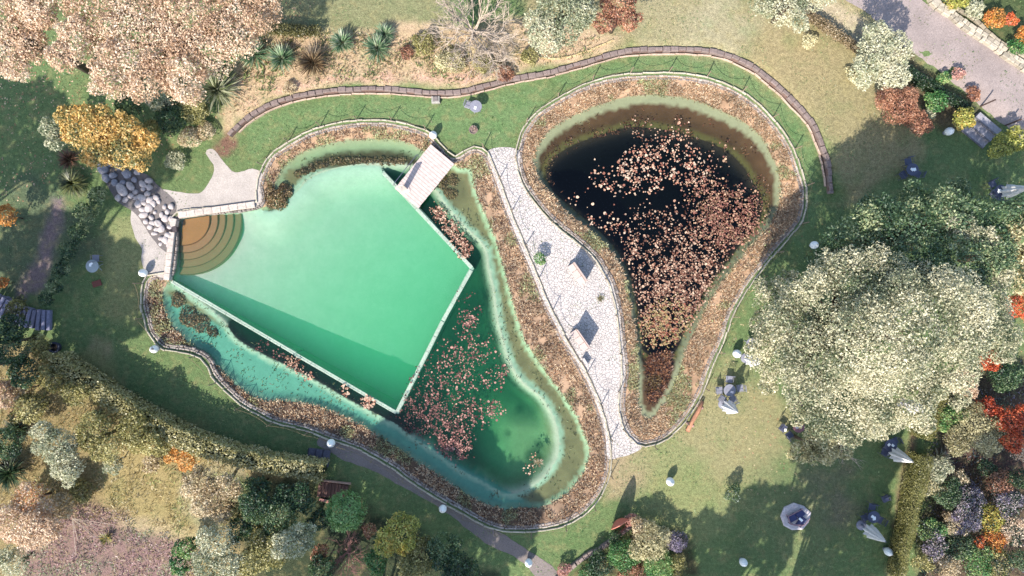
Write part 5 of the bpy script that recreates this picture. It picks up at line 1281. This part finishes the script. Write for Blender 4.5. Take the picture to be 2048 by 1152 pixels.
# round topiary and bottom-left planting
T([(686,1030,46)], 3.0, P_GREEN[:3] + [(140,176,110)], "round clipped bright green ball tree", name="topiary_tree", cat="topiary", leaf=.13, cover=2.3, sub=0, core=.12, squash=1.0, out=1.4)
bare(690, 1118, 62, 2.6, "leafless bush of twisting reddish twigs below the ball tree", M_REDBARK, name="bare_shrub", cat="bare shrub", n0=16, depth=4, thick=.045)
bl = [([(800,1068,40),(770,1085,26)],3.2,P_YG,"green and yellow bush right of the ball tree"),([(845,1112,38),(820,1135,26)],3.0,P_OLIVE,"olive tree left of the dark lower bushes"),([(885,1100,36),(915,1135,34)],3.2,P_DARK,"dark green tree at the edge of the shaded bottom lawn"),([(752,1125,26)],2.0,P_GREEN,"green bush right of the reddish twigs"),
 ([(540,1105,44),(500,1125,34)],4.0,P_OLIVE,"olive-brown tree at the bottom left centre"),([(590,1085,36),(615,1060,22)],4.2,P_SILV,"tufty grey-green tree left of the ball tree"),([(435,1095,46),(420,1130,40),(465,1130,30)],4.2,P_SILV,"large silver-green tree at the bottom"),([(372,1098,24),(360,1130,22)],2.2,P_GREEN,"bright green bush left of the silver-green tree"),
 ([(560,1035,40),(510,1010,34)],3.6,P_DARK,"dark tree below the long hedge"),([(430,1000,44),(400,965,34),(455,970,26)],3.4,P_BEIGE,"pale feathery tree below the hedge middle"),([(480,1060,28)],3.2,P_DARK,"small dark tree between silver and olive trees"),([(370,922,28),(345,912,18)],1.6,P_ORANGE[1:3]+[(226,176,110)],"orange-leaved bush below the long hedge"),
 ([(112,895,42),(135,935,34),(90,860,24)],3.4,P_SILV,"silver-leaved tree at the lower left"),([(185,862,42),(215,895,30)],3.2,P_OLIVE,"olive-yellow tree below the hedge's left part"),([(265,865,44),(300,890,26)],2.8,P_OLIVE[1:],"yellow-olive bush under the hedge"),([(55,818,36)],2.6,P_OLIVE,"olive bush at the left edge"),
 ([(150,790,30)],2.4,P_OLIVE[:3],"dark olive bush just below the hedge's left end"),([(18,700,40),(30,655,30)],3.6,P_DARK,"dark conifer-like tree below the slab stair"),([(75,690,24),(95,715,16)],1.8,P_OLIVE,"olive bush at the start of the long hedge"),([(50,745,32)],2.8,P_DARK,"dark bush left of the hedge start"),
 ([(55,1000,38),(90,1015,22)],2.4,P_PEACH[1:] + [(236,176,130)],"orange-peach bush at the lower left edge"),([(60,1065,48),(20,1050,40),(95,1060,28)],3.0,P_PEACH,"wide peach tree in the bottom left corner"),([(25,1128,34)],2.2,P_SILV,"silver-green bush in the bottom left corner"),([(640,1105,20)],1.6,P_RUST,"rusty bush left of the reddish twigs"),
 ([(5,790,34)],2.6,P_PEACH,"peach bush cut by the left edge"),([(10,432,26)],2.0,P_ORANGE[1:3]+[(200,150,90)],"orange-tan bush on the left frame edge"),([(3,565,14)],1.2,P_ORANGE,"tiny orange bush at the left edge above the stair")]
bl += [([(515,975,26)],2.4,P_DARK,"dark bush just under the middle of the long hedge"),([(600,1000,30),(570,985,22)],3.0,P_DARK,"dark tree between long hedge and timber landing"),([(640,1040,24)],2.6,P_DARK,"dark bush left of the ball tree"),([(465,1025,24)],2.4,P_OLIVE[:3],"dull olive bush right of the pale feathery tree"),
 ([(520,1070,26)],3.0,P_OLIVE,"small olive tree between the dark lower-left trees"),([(330,880,26)],1.8,P_OLIVE[1:],"olive bush left of the orange-leaved bush"),([(640,1140,30)],2.2,P_DARK,"dark bush left of the reddish twigs at the bottom edge"),([(760,1085,18)],1.8,P_DARK,"dark bush between ball tree and yellow bush"),
 ([(940,1140,26)],2.4,P_DARK,"dark bush rightmost of the bottom shaded group"),([(740,1060,16)],1.4,P_RUST,"small rusty bush touching the ball tree's right side"),([(30,620,26)],2.0,P_OLIVE[:3],"olive bush just under the slab stair"),([(110,760,34)],2.4,P_OLIVE,"olive bush below the hedge's left end at the meadow"),
 ([(40,780,30)],2.2,P_BEIGE,"beige bush in the lower left shrubbery"),([(225,925,22)],1.8,P_SILV,"small silver bush on the meadow's left side"),([(15,880,34)],2.8,P_DARK,"dark bush behind the upper dark spiky plant"),([(300,925,22)],1.0,P_BEIGE,"low straw-coloured bush on the meadow"),([(120,1010,26)],1.4,P_BEIGE,"beige bush right of the orange-peach bush"),([(160,985,26)],1.2,P_OLIVE,"low olive bush at the meadow's lower left corner")]
for (c, h, p, l) in bl: T(c, h, p, l, name="tree" if h > 2.9 else "shrub", cat="tree" if h > 2.9 else "shrub", leaf=.13, crown="crown" if h > 2.9 else "leaves")
# strip of dark-leaved bushes along the left path
for k, (px, py, r, w) in enumerate([(192,392,20,"top"),(172,428,23,"second"),(152,466,23,"third"),(134,500,21,"fourth"),(122,538,19,"fifth"),(104,574,18,"sixth"),(88,600,17,"lowest")]):
    shrub(px, py, r, 1.3, P_DARK + [(170,176,130)], "dark glossy bush in the strip along the left path, %s from the top" % w if w not in ("top", "lowest") else "dark glossy bush, %s one in the strip along the left path" % w, group="dark bushes along the left path", leaf=.11)
for (px, py, r, h, p, l) in [(430,66,36,2.0,P_DARK,"dark bush right of the big peach tree"),(455,100,30,1.6,P_GREEN,"green bush above the pale yucca"),(388,222,34,1.8,P_OLIVE,"olive bush below the pale yucca"),(340,240,34,2.0,P_DARK,"dark bush between golden tree and yucca"),(320,205,26,1.8,P_SILV,"grey-green bush under the big peach tree's lower edge"),
 (300,262,26,1.6,P_OLIVE,"olive bush right of the golden tree"),(375,275,24,1.2,P_BEIGE,"beige bush beside the gravel terrace's grass patch"),(262,215,26,1.8,P_DARK,"dark bush above the golden tree"),(350,318,22,.6,P_SILV,"low blue-green plant patch above the gravel terrace"),(410,262,22,1.0,P_BEIGE,"small beige bush by the wall's left end"),
 (850,92,26,.9,P_OLIVE,"low olive bush on the sandy bed beneath the bare tree"),(905,125,30,.9,P_CREAM,"low cream bush on the sandy bed right of the bare tree"),(1010,150,20,.6,P_RUST,"small rusty plant near the curved wall"),(1060,115,20,.6,P_OLIVE,"small olive plant under the silvery olive tree"),(815,110,16,.6,P_RUST,"small reddish plant on the sandy bed"),
 (580,180,16,.4,P_BEIGE,"small beige tuft on the sandy bank"),(965,130,24,.8,P_OLIVE,"low olive bush between bare tree and wall"),(540,42,20,.9,P_PEACH,"peach bush right of the big peach tree"),(1467,988,18,1.0,P_DARK+[(150,160,150)],"round grey-green ball shrub alone on the shaded lawn"),(1078,517,15,.9,P_GREEN,"bright green round shrub on the white paving"),(1300,1010,1,.1,P_GREEN,"x")]:
    if l != "x": shrub(px, py, r, h, p, l, leaf=.1)
P_AG = [(90,130,90),(134,170,124),(176,204,156),(216,226,190)]
for k, (px, py, r, w) in enumerate([(512,112,32,"leftmost"),(566,120,30,"second from left, beside the dry brown clump"),(686,88,26,"third from left"),(756,100,32,"lower one of the right-hand pair"),(770,72,22,"upper one of the right-hand pair")]):
    spiky(px, py, r, .9, 230, .06, P_AG, "blue-green strappy clump on the sandy bed, " + w, "strappy_clump", "clump plant", group="blue-green strappy clumps")
spiky(628, 128, 36, .8, 300, .04, [(120,96,72),(160,132,98),(90,74,56),(196,170,130)], "dry brown grass clump between the strappy clumps", "grass_clump", "grass clump")
spiky(430, 178, 52, 2.2, 260, .07, [(196,204,160),(220,222,186),(150,164,110)], "large pale yucca rosette below the big peach tree", "yucca", "yucca", droop=.2)
spiky(145, 366, 32, .8, 420, .045, [(110,120,66),(150,154,90),(80,90,50)], "rounded dark grass clump at the end of the left path", "grass_clump", "grass clump", droop=.8)
spiky(136, 318, 24, .8, 160, .05, [(150,104,80),(110,80,64),(176,130,100)], "reddish spiky rosette left under the golden tree", "spiky_plant")
spiky(26, 862, 30, 1.6, 160, .07, P_DARK, "dark spiky plant at the left edge of the shaded corner"); spiky(8, 950, 38, 1.8, 180, .08, P_DARK, "large dark spiky plant cut by the left edge")
spiky(1201, 597, 7, .3, 40, .03, P_OLIVE, "tiny dark tuft between the two benches"); spiky(1886, 920, 22, 1.3, 110, .05, P_SILV, "grey-green spiky plant beside the lower hedge's top end")
spiky(210, 1078, 14, .6, 50, .05, P_YG, "small yellow-green plant in the mulch bed"); spiky(947, 259, 9, .45, 50, .03, [(206,176,160),(180,150,140)], "pale dry stems growing in the small tub", base=.06)
spiky(1076, 925, 9, .2, 40, .03, P_BEIGE, "small pale reed tuft in the green pond's rounded end")
bare(945, 60, 95, 3.6, "large bare tree of pale white branches at the top", M_PALEBARK, n0=22, depth=4, thick=.085, zf=.45)
bare(985, 125, 46, 1.2, "low tangle of bare pale twigs below the bare tree", M_PALEBARK, name="bare_shrub", cat="bare shrub", n0=22, depth=4, thick=.035)
bare(85, 1035, 28, 1.2, "small bare grey-purple twiggy bush by the mulch bed", M_REDBARK, name="bare_shrub", cat="bare shrub", n0=12, depth=3, thick=.03)
# stakes fanning over the mulch bed
x, y, z = G(152, 1033); t = thing("bamboo_canes", "pale canes fanned out over the mulch bed", "garden canes", (x, y, z))
for k, a in enumerate((-1.55, -1.45, -.85, -.75, -.5, -.32, -.2)):
    m = MB(); L_ = (2.3, 1.5, 1.6, 2.0, 1.5, 1.9, 2.4)[k]; m.tube([(0, 0, .35), (L_ * math.cos(a), L_ * math.sin(a), .06)], .013, 5); m.build("cane", M_PALEBARK, t)

# ------------------------------------------------------------------ trees standing outside the frame, whose shade falls into it
def shade_tree(x, y, h, r, label, pal=P_OLIVE):
    seed_[0] += 1; rs = np.random.RandomState(seed_[0]); r_ = random.Random(seed_[0]); lobes = [(0, 0, h - r * .8, r * .8, r * .8, r * .75)]
    for k in range(14): a = r_.uniform(0, 6.28); q = r * r_.uniform(.4, .95); rr = r * r_.uniform(.22, .45); lobes.append((q * math.cos(a), q * math.sin(a), h - r * .8 + r_.uniform(-.5, .4) * r, rr, rr, rr * .8))
    t = thing("boundary_tree", label, "tree", (x, y, gz(x, y))); V, C = leaf_arrays(rs, lobes, .42, pal, 3.2, cap=26000); leaf_obj("crown", V, C, t)
    m = MB(); limbs(m, r_, (0, 0, -.1), (0, 0, h * .45), [l[:3] for l in lobes[:9]], .24); m.build("trunk", M_BARK, t, True)
def sh(px, py, h): # foot of a tree of height h whose shade centre falls on this pixel
    x, y = W(px, py); c = (h * .72) / math.tan(math.radians(SUN_EL)); return x - SDX * c, y - SDY * c
SH = [(80, 560, 12, 3.0, "olive tree outside the left frame edge, upper"), (170, 640, 13, 2.6, "olive tree outside the left frame edge, lower"), (30, 290, 12, 3.0, "olive tree beyond the left edge near the peach trees"), (230,380,15,2.2,"tall thin tree outside the left frame edge"),
      (1650, 925, 14, 3.0, "tall tree below the frame under the shaded lawn"), (1500, 1100, 12, 2.2, "tree below the frame left of the shaded lawn"), (1695, 960, 14, 2.8, "tall tree below the frame near the hedge end"), (1690, 1120, 12, 2.6, "tree below the frame by the right garden"),
      (850, 1060, 12, 3.0, "tree below the frame under the ball tree"), (960, 1110, 12, 2.6, "tree below the frame right of the twiggy bush"), (740, 1000, 13, 2.6, "tree below the frame left of the twiggy bush"), (1400,1150,11,2.0,"slim tree below the frame by the bottom bed"), (1980,900,13,2.0,"tree beyond the bottom right corner")]
for (px, py, h, r, l) in SH:
    x, y = sh(px, py, h); shade_tree(x, y, h, r, l)
    px2, py2 = x / S * H / (H - h) + 1024, 576 - y / S * H / (H - h)
    print("shade", px, py, "->", round(px2), round(py2))
